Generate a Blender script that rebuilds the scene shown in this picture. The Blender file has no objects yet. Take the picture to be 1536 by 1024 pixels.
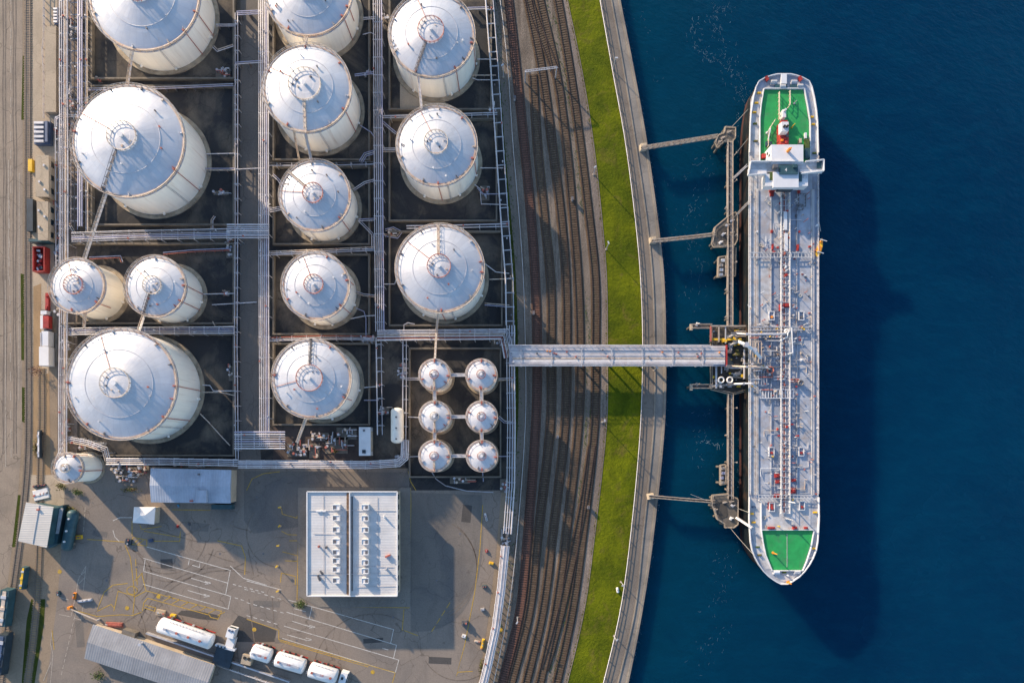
import bpy, math, random
from mathutils import Vector, noise as mnoise
R = math.radians
random.seed(7)
S = bpy.context.scene
col = S.collection
# one modelling unit = one pixel of the aerial survey = 0.15 m
M = 0.15
H = 1060.0            # flying height in units
CX, CY = 768.0, 680.0  # nadir point in the survey

def P(px, py, z=0.0):
    s = (H - z) / H
    return ((px - CX) * s, (CY - py) * s, z)

def P2(px, py, z=0.0):
    return P(px, py, z)[:2]

# ------------------------------------------------------------------ materials
def node_tools(m):
    nt = m.node_tree
    def new(t, **kw):
        n = nt.nodes.new(t)
        for k, v in kw.items(): setattr(n, k, v)
        return n
    def lk(a, b): nt.links.new(a, b)
    def val(n, i, v):
        if hasattr(v, 'links') or hasattr(v, 'is_linked'): lk(v, n.inputs[i])
        else: n.inputs[i].default_value = v
    def mth(op, a, b=None, c=None):
        n = new('ShaderNodeMath', operation=op)
        val(n, 0, a)
        if b is not None: val(n, 1, b)
        if c is not None: val(n, 2, c)
        return n.outputs[0]
    def mixc(f, a, b, mode='MIX'):
        n = new('ShaderNodeMix', data_type='RGBA', blend_type=mode)
        val(n, 0, f); 
        for i, q in ((6, a), (7, b)):
            if isinstance(q, (tuple, list)): n.inputs[i].default_value = (q[0], q[1], q[2], 1)
            else: lk(q, n.inputs[i])
        return n.outputs[2]
    def noise(vec, scale, detail=5, rough=.6, dist=0):
        n = new('ShaderNodeTexNoise')
        if vec is not None: lk(vec, n.inputs['Vector'])
        n.inputs['Scale'].default_value = scale; n.inputs['Detail'].default_value = detail
        n.inputs['Roughness'].default_value = rough; n.inputs['Distortion'].default_value = dist
        return n.outputs[0]
    def rng(v, a, b, c=0., d=1.):
        n = new('ShaderNodeMapRange'); lk(v, n.inputs[0])
        for i, q in zip((1, 2, 3, 4), (a, b, c, d)): n.inputs[i].default_value = q
        return n.outputs[0]
    def scl(vec, s):
        n = new('ShaderNodeVectorMath', operation='MULTIPLY'); lk(vec, n.inputs[0]); n.inputs[1].default_value = s
        return n.outputs[0]
    return new, lk, mth, mixc, noise, rng, scl

def base_mat(name):
    m = bpy.data.materials.new(name); m.use_nodes = True
    b = m.node_tree.nodes['Principled BSDF']
    return m, b

def mat(name, c, rough=.6, metal=0., var=.18, scale=.35, bump=0., stain=None, stain_amt=.0, spec=.4, grain=0., stretch=None, coords='pos'):
    m, b = base_mat(name)
    new, lk, mth, mixc, noise, rng, scl = node_tools(m)
    if coords == 'pos': vec = new('ShaderNodeNewGeometry').outputs['Position']
    else: vec = new('ShaderNodeTexCoord').outputs['Object']
    v2 = scl(vec, stretch) if stretch else vec
    n1 = noise(v2, scale, 6, .62)
    lo = tuple(x * (1 - var) for x in c); hi = tuple(min(1, x * (1 + var)) for x in c)
    cc = mixc(rng(n1, .3, .7), lo, hi)
    if stain:
        n2 = noise(v2, scale * .6 + .03, 8, .7, .4)
        cc = mixc(mth('MULTIPLY', rng(n2, .5, .68), stain_amt), cc, stain)
    if grain:
        n3 = noise(vec, 4.5, 2, .5)
        cc = mixc(grain, cc, mixc(rng(n3, .3, .7), (0.25, .25, .25), (1, 1, 1)), 'MULTIPLY')
    lk(cc, b.inputs['Base Color'])
    b.inputs['Roughness'].default_value = rough; b.inputs['Metallic'].default_value = metal
    b.inputs['Specular IOR Level'].default_value = spec
    if bump:
        bn = new('ShaderNodeBump'); bn.inputs['Strength'].default_value = bump; bn.inputs['Distance'].default_value = .3
        lk(noise(vec, scale * 6, 4), bn.inputs['Height']); lk(bn.outputs[0], b.inputs['Normal'])
    return m

def roof_mat(name, c, N=36, metal=.55, rough=.42):
    m, b = base_mat(name)
    new, lk, mth, mixc, noise, rng, scl = node_tools(m)
    tc = new('ShaderNodeTexCoord').outputs['Object']
    sp = new('ShaderNodeSeparateXYZ'); lk(tc, sp.inputs[0])
    ang = mth('ARCTAN2', sp.outputs[1], sp.outputs[0])
    a = mth('MULTIPLY', mth('DIVIDE', mth('ADD', ang, math.pi), 2 * math.pi), float(N))
    r = mth('SQRT', mth('ADD', mth('MULTIPLY', sp.outputs[0], sp.outputs[0]), mth('MULTIPLY', sp.outputs[1], sp.outputs[1])))
    rr = mth('DIVIDE', r, 2.1)
    w = new('ShaderNodeTexWhiteNoise', noise_dimensions='3D')
    cb = new('ShaderNodeCombineXYZ'); lk(mth('FLOOR', a), cb.inputs[0]); lk(mth('FLOOR', rr), cb.inputs[1])
    oi = new('ShaderNodeObjectInfo'); lk(mth('MULTIPLY', oi.outputs['Random'], 50.), cb.inputs[2])
    lk(cb.outputs[0], w.inputs['Vector'])
    lo = tuple(x * .95 for x in c); hi = tuple(min(1, x * 1.04) for x in c)
    cc = mixc(w.outputs[0], lo, hi)
    pos = new('ShaderNodeNewGeometry').outputs['Position']
    cc = mixc(.5, cc, mixc(rng(noise(pos, .25, 7, .65), .32, .68), (.72, .72, .74), (1, 1, 1)), 'MULTIPLY')
    fr = mth('FRACT', a); edge = mth('LESS_THAN', mth('MINIMUM', fr, mth('SUBTRACT', 1., fr)), mth('DIVIDE', .9 / (2 * math.pi) * N * .09, mth('MAXIMUM', r, .5)))
    fr2 = mth('FRACT', rr); ring = mth('LESS_THAN', fr2, .035)
    cc = mixc(mth('MULTIPLY', mth('MAXIMUM', edge, ring), .13), cc, (.3, .31, .34))
    rust = rng(noise(pos, .5, 8, .75, .6), .6, .72)
    cc = mixc(mth('MULTIPLY', rust, .42), cc, (.42, .3, .22))
    cc = mixc(rng(noise(pos, .12, 5, .6, .8), .5, .72, 0, .35), cc, (.5, .48, .46))
    lk(cc, b.inputs['Base Color'])
    b.inputs['Metallic'].default_value = metal
    lk(rng(noise(pos, .4, 5), .3, .7, rough - .08, rough + .1), b.inputs['Roughness'])
    bn = new('ShaderNodeBump'); bn.inputs['Strength'].default_value = .12; bn.inputs['Distance'].default_value = .1
    lk(mth('ADD', w.outputs[0], mth('MULTIPLY', noise(pos, .5, 3), 2.)), bn.inputs['Height']); lk(bn.outputs[0], b.inputs['Normal'])
    return m

def shell_mat(name, c):
    m, b = base_mat(name)
    new, lk, mth, mixc, noise, rng, scl = node_tools(m)
    tc = new('ShaderNodeTexCoord').outputs['Object']
    pos = new('ShaderNodeNewGeometry').outputs['Position']
    sp = new('ShaderNodeSeparateXYZ'); lk(tc, sp.inputs[0])
    st = noise(scl(pos, (1.2, 1.2, .12)), .8, 6, .65)
    cc = mixc(rng(st, .35, .75), c, tuple(x * .87 for x in c))
    cr = mth('LESS_THAN', mth('FRACT', mth('DIVIDE', sp.outputs[2], 1.9)), .04)
    cc = mixc(mth('MULTIPLY', cr, .1), cc, (.5, .47, .44))
    rust = rng(noise(scl(pos, (1.8, 1.8, .1)), .7, 8, .7), .57, .68)
    cc = mixc(mth('MULTIPLY', rust, .38), cc, (.45, .27, .15))
    lk(cc, b.inputs['Base Color']); b.inputs['Roughness'].default_value = .45
    return m

def corr_mat(name, c, pitch=.6, ang=0., metal=.1, rough=.5, var=.12, coords='Object'):
    m, b = base_mat(name)
    new, lk, mth, mixc, noise, rng, scl = node_tools(m)
    tc = new('ShaderNodeTexCoord').outputs['Object']
    pos = new('ShaderNodeNewGeometry').outputs['Position']
    sp = new('ShaderNodeSeparateXYZ'); lk(tc, sp.inputs[0])
    q = mth('ADD', mth('MULTIPLY', sp.outputs[0], math.cos(ang)), mth('MULTIPLY', sp.outputs[1], math.sin(ang)))
    fr = mth('FRACT', mth('DIVIDE', q, pitch))
    w = new('ShaderNodeTexWhiteNoise', noise_dimensions='1D'); lk(mth('FLOOR', mth('DIVIDE', q, pitch * 2)), w.inputs['W'])
    cc = mixc(w.outputs[0], tuple(x * (1 - var * .6) for x in c), tuple(min(1, x * (1 + var * .6)) for x in c))
    cc = mixc(rng(noise(pos, .3, 7, .68), .35, .7), cc, tuple(x * (1 - 2 * var) for x in c))
    cc = mixc(mth('MULTIPLY', mth('LESS_THAN', fr, .2), .09), cc, tuple(x * .45 for x in c))
    lk(cc, b.inputs['Base Color'])
    b.inputs['Metallic'].default_value = metal; b.inputs['Roughness'].default_value = rough
    bn = new('ShaderNodeBump'); bn.inputs['Strength'].default_value = .5; bn.inputs['Distance'].default_value = .1
    bn.inputs['Strength'].default_value = .15
    lk(mth('SINE', mth('MULTIPLY', q, 2 * math.pi / pitch)), bn.inputs['Height']); lk(bn.outputs[0], b.inputs['Normal'])
    return m

def asphalt_mat(name, c, patch, amt=.5, dark=.5, cracks=.5, lo=.46, hi=.62):
    m, b = base_mat(name)
    new, lk, mth, mixc, noise, rng, scl = node_tools(m)
    pos = new('ShaderNodeNewGeometry').outputs['Position']
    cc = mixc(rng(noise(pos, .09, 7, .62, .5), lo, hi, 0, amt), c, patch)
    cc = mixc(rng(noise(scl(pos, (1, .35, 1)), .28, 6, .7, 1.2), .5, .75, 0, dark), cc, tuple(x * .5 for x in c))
    cc = mixc(.35, cc, mixc(rng(noise(pos, 3.2, 3, .6), .3, .7), (.45, .45, .45), (1, 1, 1)), 'MULTIPLY')
    vo = new('ShaderNodeTexVoronoi', feature='DISTANCE_TO_EDGE'); vo.inputs['Scale'].default_value = .11
    dd = new('ShaderNodeVectorMath', operation='ADD'); lk(pos, dd.inputs[0])
    nz = new('ShaderNodeTexNoise'); lk(pos, nz.inputs[0]); nz.inputs['Scale'].default_value = .25
    sc = new('ShaderNodeVectorMath', operation='SCALE'); lk(nz.outputs['Color'], sc.inputs[0]); sc.inputs[3].default_value = 5.
    lk(sc.outputs[0], dd.inputs[1]); lk(dd.outputs[0], vo.inputs['Vector'])
    cc = mixc(mth('MULTIPLY', mth('LESS_THAN', vo.outputs[0], .006), cracks), cc, tuple(x * .3 for x in c))
    oil = rng(noise(pos, .55, 4, .5), .68, .74, 0, .5)
    cc = mixc(oil, cc, tuple(x * .35 for x in c))
    lk(cc, b.inputs['Base Color']); b.inputs['Roughness'].default_value = .85; b.inputs['Specular IOR Level'].default_value = .25
    return m

def gravel_mat(name, c, c2, streak=True, green=0.):
    m, b = base_mat(name)
    new, lk, mth, mixc, noise, rng, scl = node_tools(m)
    pos = new('ShaderNodeNewGeometry').outputs['Position']
    v = scl(pos, (1, .06, 1)) if streak else pos
    cc = mixc(rng(noise(v, .45, 7, .7, .5), .36, .6), c, c2)
    if streak: cc = mixc(rng(noise(scl(pos, (1, .035, 1)), .9, 6, .7), .5, .66, 0, .6), cc, tuple(x * .4 for x in c2))
    cc = mixc(rng(noise(pos, .07, 5, .6), .45, .65, 0, .5), cc, tuple(x * .55 for x in c2))
    if green: cc = mixc(rng(noise(v, .8, 6, .7), .58, .68, 0, green), cc, (.05, .07, .015))
    w = new('ShaderNodeTexWhiteNoise', noise_dimensions='3D')
    fl = new('ShaderNodeVectorMath', operation='SNAP'); lk(pos, fl.inputs[0]); fl.inputs[1].default_value = (.16, .16, 10)
    lk(fl.outputs[0], w.inputs['Vector'])
    cc = mixc(.55, cc, mixc(w.outputs[0], (.35, .34, .33), (1, 1, 1)), 'MULTIPLY')
    lk(cc, b.inputs['Base Color']); b.inputs['Roughness'].default_value = .9; b.inputs['Specular IOR Level'].default_value = .2
    bn = new('ShaderNodeBump'); bn.inputs['Strength'].default_value = .5; bn.inputs['Distance'].default_value = .12
    lk(noise(pos, 3., 3), bn.inputs['Height']); lk(bn.outputs[0], b.inputs['Normal'])
    return m

def grass_mat(name, c, c2):
    m, b = base_mat(name)
    new, lk, mth, mixc, noise, rng, scl = node_tools(m)
    pos = new('ShaderNodeNewGeometry').outputs['Position']
    cc = mixc(rng(noise(pos, .12, 7, .65, .6), .36, .66), c, c2)
    cc = mixc(rng(noise(pos, .22, 7, .7, .9), .54, .68, 0, .75), cc, (.16, .13, .03))
    cc = mixc(rng(noise(pos, .05, 5, .6, .5), .52, .64, 0, .5), cc, (.05, .085, .004))
    cc = mixc(rng(noise(scl(pos, (.5, .1, 1)), .5, 6, .7), .5, .7, 0, .5), cc, tuple(x * .55 for x in c))
    cc = mixc(.6, cc, mixc(rng(noise(pos, 2.2, 5, .75), .3, .7), (.4, .42, .4), (1, 1, 1)), 'MULTIPLY')
    lk(cc, b.inputs['Base Color']); b.inputs['Roughness'].default_value = .9; b.inputs['Specular IOR Level'].default_value = .1
    bn = new('ShaderNodeBump'); bn.inputs['Strength'].default_value = .9; bn.inputs['Distance'].default_value = .35
    lk(noise(pos, 1.6, 6, .75), bn.inputs['Height']); lk(bn.outputs[0], b.inputs['Normal'])
    return m

def water_mat():
    m, b = base_mat('water')
    new, lk, mth, mixc, noise, rng, scl = node_tools(m)
    pos = new('ShaderNodeNewGeometry').outputs['Position']
    cc = mixc(rng(noise(pos, .016, 5, .6, .8), .32, .66), WATER_A, WATER_B)
    spx = new('ShaderNodeSeparateXYZ'); lk(pos, spx.inputs[0])
    near = rng(mth('ADD', spx.outputs[0], mth('MULTIPLY', noise(pos, .05, 4), 24.)), 36., 92., .7, 0.)
    cc = mixc(near, cc, (.001, .034, .058))
    cc = mixc(rng(noise(scl(pos, (.4, 1, 1)), .35, 6, .7, .5), .45, .75, 0, .3), cc, (.001, .05, .1))
    lk(cc, b.inputs['Base Color']); lk(rng(noise(pos, .03, 4, .6), .35, .65, .12, .3), b.inputs['Roughness'])
    b.subsurface_method = 'BURLEY'; b.inputs['Subsurface Weight'].default_value = 1.; b.inputs['Subsurface Radius'].default_value = (.6, .9, 1.); b.inputs['Subsurface Scale'].default_value = 5.; b.inputs['IOR'].default_value = 1.33; b.inputs['Specular Tint'].default_value = (.15, .6, .85, 1)
    rot = new('ShaderNodeVectorRotate', rotation_type='Z_AXIS'); lk(pos, rot.inputs['Vector']); rot.inputs['Angle'].default_value = R(25)
    v = scl(rot.outputs[0], (.45, 1., 1.))
    h = mth('ADD', mth('MULTIPLY', noise(v, .95, 6, .62, .3), 1.), mth('MULTIPLY', noise(scl(pos, (1, .6, 1)), .08, 4, .5), 2.))
    bn = new('ShaderNodeBump'); bn.inputs['Strength'].default_value = .3; bn.inputs['Distance'].default_value = .9
    lk(h, bn.inputs['Height']); lk(bn.outputs[0], b.inputs['Normal'])
    return m

WATER_A = (.0003, .0185, .052); WATER_B = (.0005, .027, .066)
SUN_E, SKY_S, EXPO = 4.2, .15, 1.03
MT = dict(
    water=water_mat(),
    land=asphalt_mat('land_dirt', (.3, .23, .16), (.22, .17, .12), .6, .4, .2),
    road=asphalt_mat('old_road_asphalt', (.31, .252, .196), (.22, .182, .146), .8, .6, .6),
    yard=asphalt_mat('yard_asphalt', (.255, .214, .178), (.175, .156, .14), .6, .45, .5),
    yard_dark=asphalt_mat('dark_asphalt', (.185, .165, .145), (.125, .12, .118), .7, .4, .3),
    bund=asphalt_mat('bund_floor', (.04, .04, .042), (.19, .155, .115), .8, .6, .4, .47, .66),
    lane=asphalt_mat('service_road_asphalt', (.16, .145, .13), (.115, .108, .1), .6, .4, .4),
    concrete=asphalt_mat('concrete_paving', (.46, .375, .275), (.34, .28, .21), .6, .35, .4),
    quay=asphalt_mat('quay_concrete', (.27, .245, .215), (.17, .162, .15), .8, .5, .4),
    prom=asphalt_mat('promenade_asphalt', (.21, .18, .15), (.15, .132, .115), .6, .5, .5),
    railbed=gravel_mat('railway_gravel', (.29, .238, .19), (.175, .145, .118), True, .35),
    ballast=gravel_mat('track_ballast', (.17, .115, .07), (.095, .066, .044), True),
    ballast_red=gravel_mat('red_track_ballast', (.17, .1, .07), (.1, .062, .048), True),
    verge=gravel_mat('gravel_path', (.31, .255, .21), (.23, .19, .16), True),
    grass=grass_mat('grass', (.07, .095, .005), (.175, .198, .006)),
    grass_dark=grass_mat('rough_grass', (.045, .065, .012), (.07, .085, .015)),
    rail=mat('rail_steel', (.09, .06, .05), .45, .6, .3, 1.),
    sleeper=mat('sleeper_wood', (.105, .075, .052), .8, 0, .5, 1.5),
    sleeper_red=mat('rusty_sleeper', (.15, .07, .05), .8, 0, .35, 1.5),
    wall=mat('bund_wall_concrete', (.17, .148, .12), .8, 0, .25, .5, 0, (.1, .085, .07), .5),
    found=mat('tank_foundation', (.36, .295, .21), .85, 0, .3, .6, 0, (.1, .085, .07), .6),
    shell=shell_mat('tank_shell_paint', (.92, .87, .78)),
    shell2=shell_mat('tank_shell_cream', (.9, .84, .72)),
    roof=roof_mat('tank_roof_panels', (.6, .61, .63), 40, .34, .45),
    roof2=roof_mat('tank_roof_plates', (.64, .645, .655), 28, .28, .48),
    roof3=roof_mat('small_tank_roof', (.66, .66, .67), 12, .15, .5),
    railing=mat('weathered_rail', (.56, .47, .38), .55, .1, .3, 1.2, 0, (.36, .17, .1), .85),
    galv=mat('galvanised_steel', (.5, .5, .52), .45, .35, .2, .8),
    pipe=mat('pipe_white', (.56, .54, .55), .42, .1, .15, .6, 0, (.42, .3, .27), .5),
    pipe_grey=mat('pipe_grey', (.42, .42, .46), .45, .25, .2, .6, 0, (.3, .2, .17), .5),
    pipe_blue=mat('pipe_lilac', (.36, .36, .47), .45, .2, .2, .6),
    pipe_red=mat('pipe_rust_red', (.38, .12, .09), .55, .05, .3, .8),
    steel=mat('dark_steel', (.14, .14, .15), .6, .3, .3, .7, 0, (.16, .09, .06), .5),
    red=mat('red_paint', (.34, .035, .03), .5, 0, .3, .8, 0, (.12, .03, .03), .5),
    orange=mat('orange_paint', (.75, .25, .03), .5, 0, .2, .8),
    yellow=mat('yellow_paint', (.68, .42, .03), .55, 0, .2, .9),
    white=mat('white_paint', (.68, .67, .66), .4, 0, .07, .5, 0, (.55, .5, .45), .25),
    white_gloss=mat('white_gloss', (.7, .7, .7), .3, 0, .08, .6, 0, (.48, .44, .4), .5),
    teal=mat('teal_paint', (.03, .075, .09), .5, 0, .3, .6),
    blue=mat('blue_paint', (.07, .1, .17), .5, .1, .3, .6),
    darkbox=mat('dark_sheet', (.03, .045, .06), .5, .1, .3, .6),
    black=mat('black_rubber', (.02, .02, .02), .8),
    glass=mat('dark_glass', (.02, .04, .05), .1, 0, .2, .5, spec=.8),
    beige=mat('beige_render', (.47, .39, .29), .8, 0, .15, .4, 0, (.3, .24, .17), .4),
    cgrey=corr_mat('grey_sheet_roof', (.33, .33, .34), .55, R(-18), .1, .6, .14),
    cwhite=corr_mat('white_sheet_roof', (.6, .565, .51), .5, R(90), .05, .5, .08),
    cblue=corr_mat('bluegrey_sheet_roof', (.4, .45, .53), .55, 0, .2, .5, .16),
    coffice=corr_mat('office_sheet_roof', (.6, .595, .585), .34, R(90), .05, .55, .09),
    line_w=mat('white_marking', (.52, .5, .46), .8, 0, .3, 2.5, 0, (.25, .22, .19), .75),
    line_y=mat('yellow_marking', (.46, .29, .03), .8, 0, .3, 2.5, 0, (.2, .16, .1), .75),
    green_deck=mat('green_deck_paint', (.022, .3, .078), .6, 0, .2, .4, 0, (.06, .2, .09), .8),
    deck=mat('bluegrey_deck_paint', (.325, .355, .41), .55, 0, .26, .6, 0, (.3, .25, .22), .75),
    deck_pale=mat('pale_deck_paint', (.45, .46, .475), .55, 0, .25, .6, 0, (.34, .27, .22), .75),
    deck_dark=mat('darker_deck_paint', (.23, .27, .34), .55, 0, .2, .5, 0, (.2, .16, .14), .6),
    ship_white=mat('ship_white', (.62, .63, .65), .4, 0, .06, .4, 0, (.55, .5, .46), .3),
    hull=mat('hull_paint', (.008, .012, .014), .45, 0, .3, .4, 0, (.12, .06, .03), .4),
    hull_green=mat('hull_sheer_green', (.1, .2, .16), .5, 0, .2, .5, 0, (.35, .3, .22), .5),
    boot=mat('antifouling_red', (.045, .018, .016), .6, 0, .3, .4),
    jetty=asphalt_mat('jetty_concrete', (.17, .152, .13), (.095, .085, .076), .8, .6, .4),
    jetty_dark=asphalt_mat('jetty_deck', (.085, .078, .07), (.06, .055, .05), .7, .5, .2),
    grate=mat('jetty_grating', (.11, .1, .095), .7, .2, .35, .8),
    jrail=mat('jetty_rail', (.33, .29, .25), .6, .1, .25, .8, 0, (.3, .17, .1), .5),
    foam=mat('foam', (.36, .48, .54), .8),
    leaf=mat('leaf_green', (.06, .09, .02), .7, 0, .4, 1.5),
    leaf_y=mat('leaf_olive', (.12, .11, .03), .7, 0, .4, 1.5),
    twig=mat('twig_brown', (.14, .07, .05), .8, 0, .3, 1.5),
    wood=mat('roof_gutter_brown', (.16, .1, .065), .8, 0, .4, 1.2),
    rope=mat('mooring_rope', (.42, .4, .36), .8),
    plastic_blue=mat('bright_blue', (.05, .3, .5), .5),
    tyre=mat('tyre_rubber_mark', (.14, .115, .095), .85, 0, .25, 1.2, 0, (.25, .2, .15), .8),
    sleeper_pale=mat('dusty_sleeper', (.2, .16, .115), .8, 0, .3, 1.5),
    line_faint=mat('worn_white_marking', (.42, .37, .31), .8, 0, .3, 2.5, 0, (.28, .22, .17), .9),
    coping=asphalt_mat('weathered_coping', (.3, .26, .21), (.17, .155, .14), .9, .6, .5),
    rail_pale=mat('dusty_rail', (.2, .155, .12), .5, .3, .3, 1.),
    curb=mat('rusty_rim', (.5, .4, .32), .55, .1, .25, 1., 0, (.34, .16, .1), .9),
    apron=asphalt_mat('office_apron_paving', (.24, .215, .185), (.17, .16, .148), .7, .4, .4),
    dirt=asphalt_mat('orange_dirt', (.36, .24, .13), (.25, .18, .11), .7, .5, .1),
    pump_floor=asphalt_mat('pump_floor', (.07, .055, .05), (.15, .11, .09), .8, .6, .3),
    patch=asphalt_mat('asphalt_patch', (.085, .08, .076), (.07, .066, .064), .6, .4, .3),
)

# ------------------------------------------------------------------ mesh builder
class MB:
    def __init__(s, local=False): s.v = []; s.f = []; s.mi = []; s.local = local
    def add(s, v, f, mi=0):
        o = len(s.v); s.v += [tuple(q) for q in v]; s.f += [tuple(i + o for i in q) for q in f]; s.mi += [mi] * len(f); return s
    def box(s, x, y, z, sx, sy, sz, rz=0., mi=0, taper=1.):
        """centre x,y and base z"""
        c, n = math.cos(rz), math.sin(rz); v = []
        for k, zz in ((1., z), (taper, z + sz)):
            for a, b in ((-1, -1), (1, -1), (1, 1), (-1, 1)):
                dx, dy = a * sx / 2 * k, b * sy / 2 * k
                v.append((x + dx * c - dy * n, y + dx * n + dy * c, zz))
        return s.add(v, [(3, 2, 1, 0), (4, 5, 6, 7), (0, 1, 5, 4), (1, 2, 6, 5), (2, 3, 7, 6), (3, 0, 4, 7)], mi)
    def prism(s, poly, z0, z1, mi=0, top=None):
        n = len(poly); a = sum(poly[i][0] * poly[(i + 1) % n][1] - poly[(i + 1) % n][0] * poly[i][1] for i in range(n))
        if a < 0:
            poly = poly[::-1]
            if top: top = top[::-1]
        t = top or poly
        v = [(p[0], p[1], z0) for p in poly] + [(p[0], p[1], z1) for p in t]
        f = [tuple(range(n - 1, -1, -1)), tuple(range(n, 2 * n))] + [(i, (i + 1) % n, n + (i + 1) % n, n + i) for i in range(n)]
        return s.add(v, f, mi)
    def sheet(s, poly, z, mi=0):
        n = len(poly); a = sum(poly[i][0] * poly[(i + 1) % n][1] - poly[(i + 1) % n][0] * poly[i][1] for i in range(n))
        if a < 0: poly = poly[::-1]
        return s.add([(p[0], p[1], z) for p in poly], [tuple(range(n))], mi)
    def cyl(s, x, y, z0, z1, r, n=12, r2=None, mi=0):
        r2 = r if r2 is None else r2
        v = [(x + r * math.cos(2 * math.pi * i / n), y + r * math.sin(2 * math.pi * i / n), z0) for i in range(n)]
        v += [(x + r2 * math.cos(2 * math.pi * i / n), y + r2 * math.sin(2 * math.pi * i / n), z1) for i in range(n)]
        return s.add(v, [tuple(range(n - 1, -1, -1)), tuple(range(n, 2 * n))] + [(i, (i + 1) % n, n + (i + 1) % n, n + i) for i in range(n)], mi)
    def lathe(s, x, y, prof, n=48, close=False, mi=0):
        v = []
        for r, z in prof:
            v += [(x + r * math.cos(2 * math.pi * i / n), y + r * math.sin(2 * math.pi * i / n), z) for i in range(n)]
        m = len(prof); f = []
        for j in range(m if close else m - 1):
            k = (j + 1) % m
            f += [(j * n + i, j * n + (i + 1) % n, k * n + (i + 1) % n, k * n + i) for i in range(n)]
        return s.add(v, f, mi)
    def tube(s, pts, r, n=6, mi=0, closed=False):
        P_ = [Vector(p) for p in pts]; m = len(P_)
        if m < 2: return s
        v = []
        for i in range(m):
            a = P_[i - 1] if (i > 0 or closed) else P_[i]; b = P_[(i + 1) % m] if (i < m - 1 or closed) else P_[i]
            t = (b - a)
            if t.length < 1e-6: t = Vector((1, 0, 0))
            t.normalize()
            up = Vector((0, 0, 1)) if abs(t.z) < .9 else Vector((1, 0, 0))
            x = t.cross(up).normalized(); y = x.cross(t)
            v += [P_[i] + (x * math.cos(2 * math.pi * k / n) + y * math.sin(2 * math.pi * k / n)) * r for k in range(n)]
        f = []
        for i in range(m if closed else m - 1):
            j = (i + 1) % m
            f += [(i * n + k, j * n + k, j * n + (k + 1) % n, i * n + (k + 1) % n) for k in range(n)]
        if not closed: f += [tuple(range(n)), tuple(range((m - 1) * n + n - 1, (m - 1) * n - 1, -1))]
        return s.add(v, f, mi)
    def bar(s, a, b, w, h, mi=0):
        """rectangular bar between two 3d points (base at their z)"""
        A, B = Vector(a), Vector(b); t = B - A; L = t.length
        if L < 1e-6: return s
        t.normalize(); up = Vector((0, 0, 1)) if abs(t.z) < .95 else Vector((1, 0, 0))
        x = t.cross(up).normalized() * (w / 2); y = x.normalized().cross(t) * h
        v = [A - x, A + x, A + x + y, A - x + y, B - x, B + x, B + x + y, B - x + y]
        return s.add(v, [(0, 1, 2, 3), (7, 6, 5, 4), (0, 4, 5, 1), (1, 5, 6, 2), (2, 6, 7, 3), (3, 7, 4, 0)], mi)
    def ribbon(s, left, right, z, mi=0):
        n = len(left); v = [(p[0], p[1], z) for p in left] + [(p[0], p[1], z) for p in right]
        return s.add(v, [(i, i + 1, n + i + 1, n + i) for i in range(n - 1)], mi)
    def build(s, name, m, par=None, smooth=False, kind=None, label=None):
        me = bpy.data.meshes.new(name)
        if par is not None and not s.local:
            o = ORG[par.name]; vv = [((x - o[0]) * M, (y - o[1]) * M, (z - o[2]) * M) for x, y, z in s.v]
        else: vv = [(x * M, y * M, z * M) for x, y, z in s.v]
        me.from_pydata(vv, [], s.f)
        ms = m if isinstance(m, (list, tuple)) else [m]
        for q in ms: me.materials.append(MT[q])
        if len(ms) > 1: me.polygons.foreach_set('material_index', s.mi)
        if smooth:
            me.polygons.foreach_set('use_smooth', [True] * len(me.polygons))
            try: me.set_sharp_from_angle(angle=R(35))
            except Exception: pass
        me.update()
        ob = bpy.data.objects.new(name, me); col.objects.link(ob)
        if par is not None: ob.parent = par; ORG[ob.name] = ORG[par.name]
        if kind: ob['kind'] = kind
        if label: ob['label'] = label
        return ob

ORG = {}
def thing(name, label, cat, at, group=None, rz=0.):
    """at: model-space point (X, Y, z)"""
    o = bpy.data.objects.new(name, None); col.objects.link(o)
    o.empty_display_size = .5
    o.location = (at[0] * M, at[1] * M, at[2] * M); o.rotation_euler = (0, 0, rz)
    ORG[o.name] = tuple(at); o['label'] = label; o['category'] = cat
    if group: o['group'] = group
    return o

def single(mb, name, m, label, cat, group=None, smooth=False, at=None):
    """a thing that is one mesh, origin moved to its base"""
    xs = [p[0] for p in mb.v]; ys = [p[1] for p in mb.v]; zs = [p[2] for p in mb.v]
    o = at or ((min(xs) + max(xs)) / 2, (min(ys) + max(ys)) / 2, min(zs))
    mb.v = [(x - o[0], y - o[1], z - o[2]) for x, y, z in mb.v]
    ob = mb.build(name, m, None, smooth); ob.location = (o[0] * M, o[1] * M, o[2] * M)
    ob['label'] = label; ob['category'] = cat
    if group: ob['group'] = group
    return ob

def copy_tree(o, loc=None, rz=None, label=None, par=None):
    c = o.copy(); col.objects.link(c)
    if par is not None: c.parent = par
    if loc is not None: c.location = tuple(q * M for q in loc); ORG[c.name] = tuple(loc)
    if rz is not None: c.rotation_euler = (0, 0, rz)
    if label: c['label'] = label
    for ch in list(o.children): copy_tree(ch, par=c)
    return c

def struct(mb, name, m, smooth=False, kind='structure'):
    o = mb.build(name, m, None, smooth); o['kind'] = kind; return o

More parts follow.
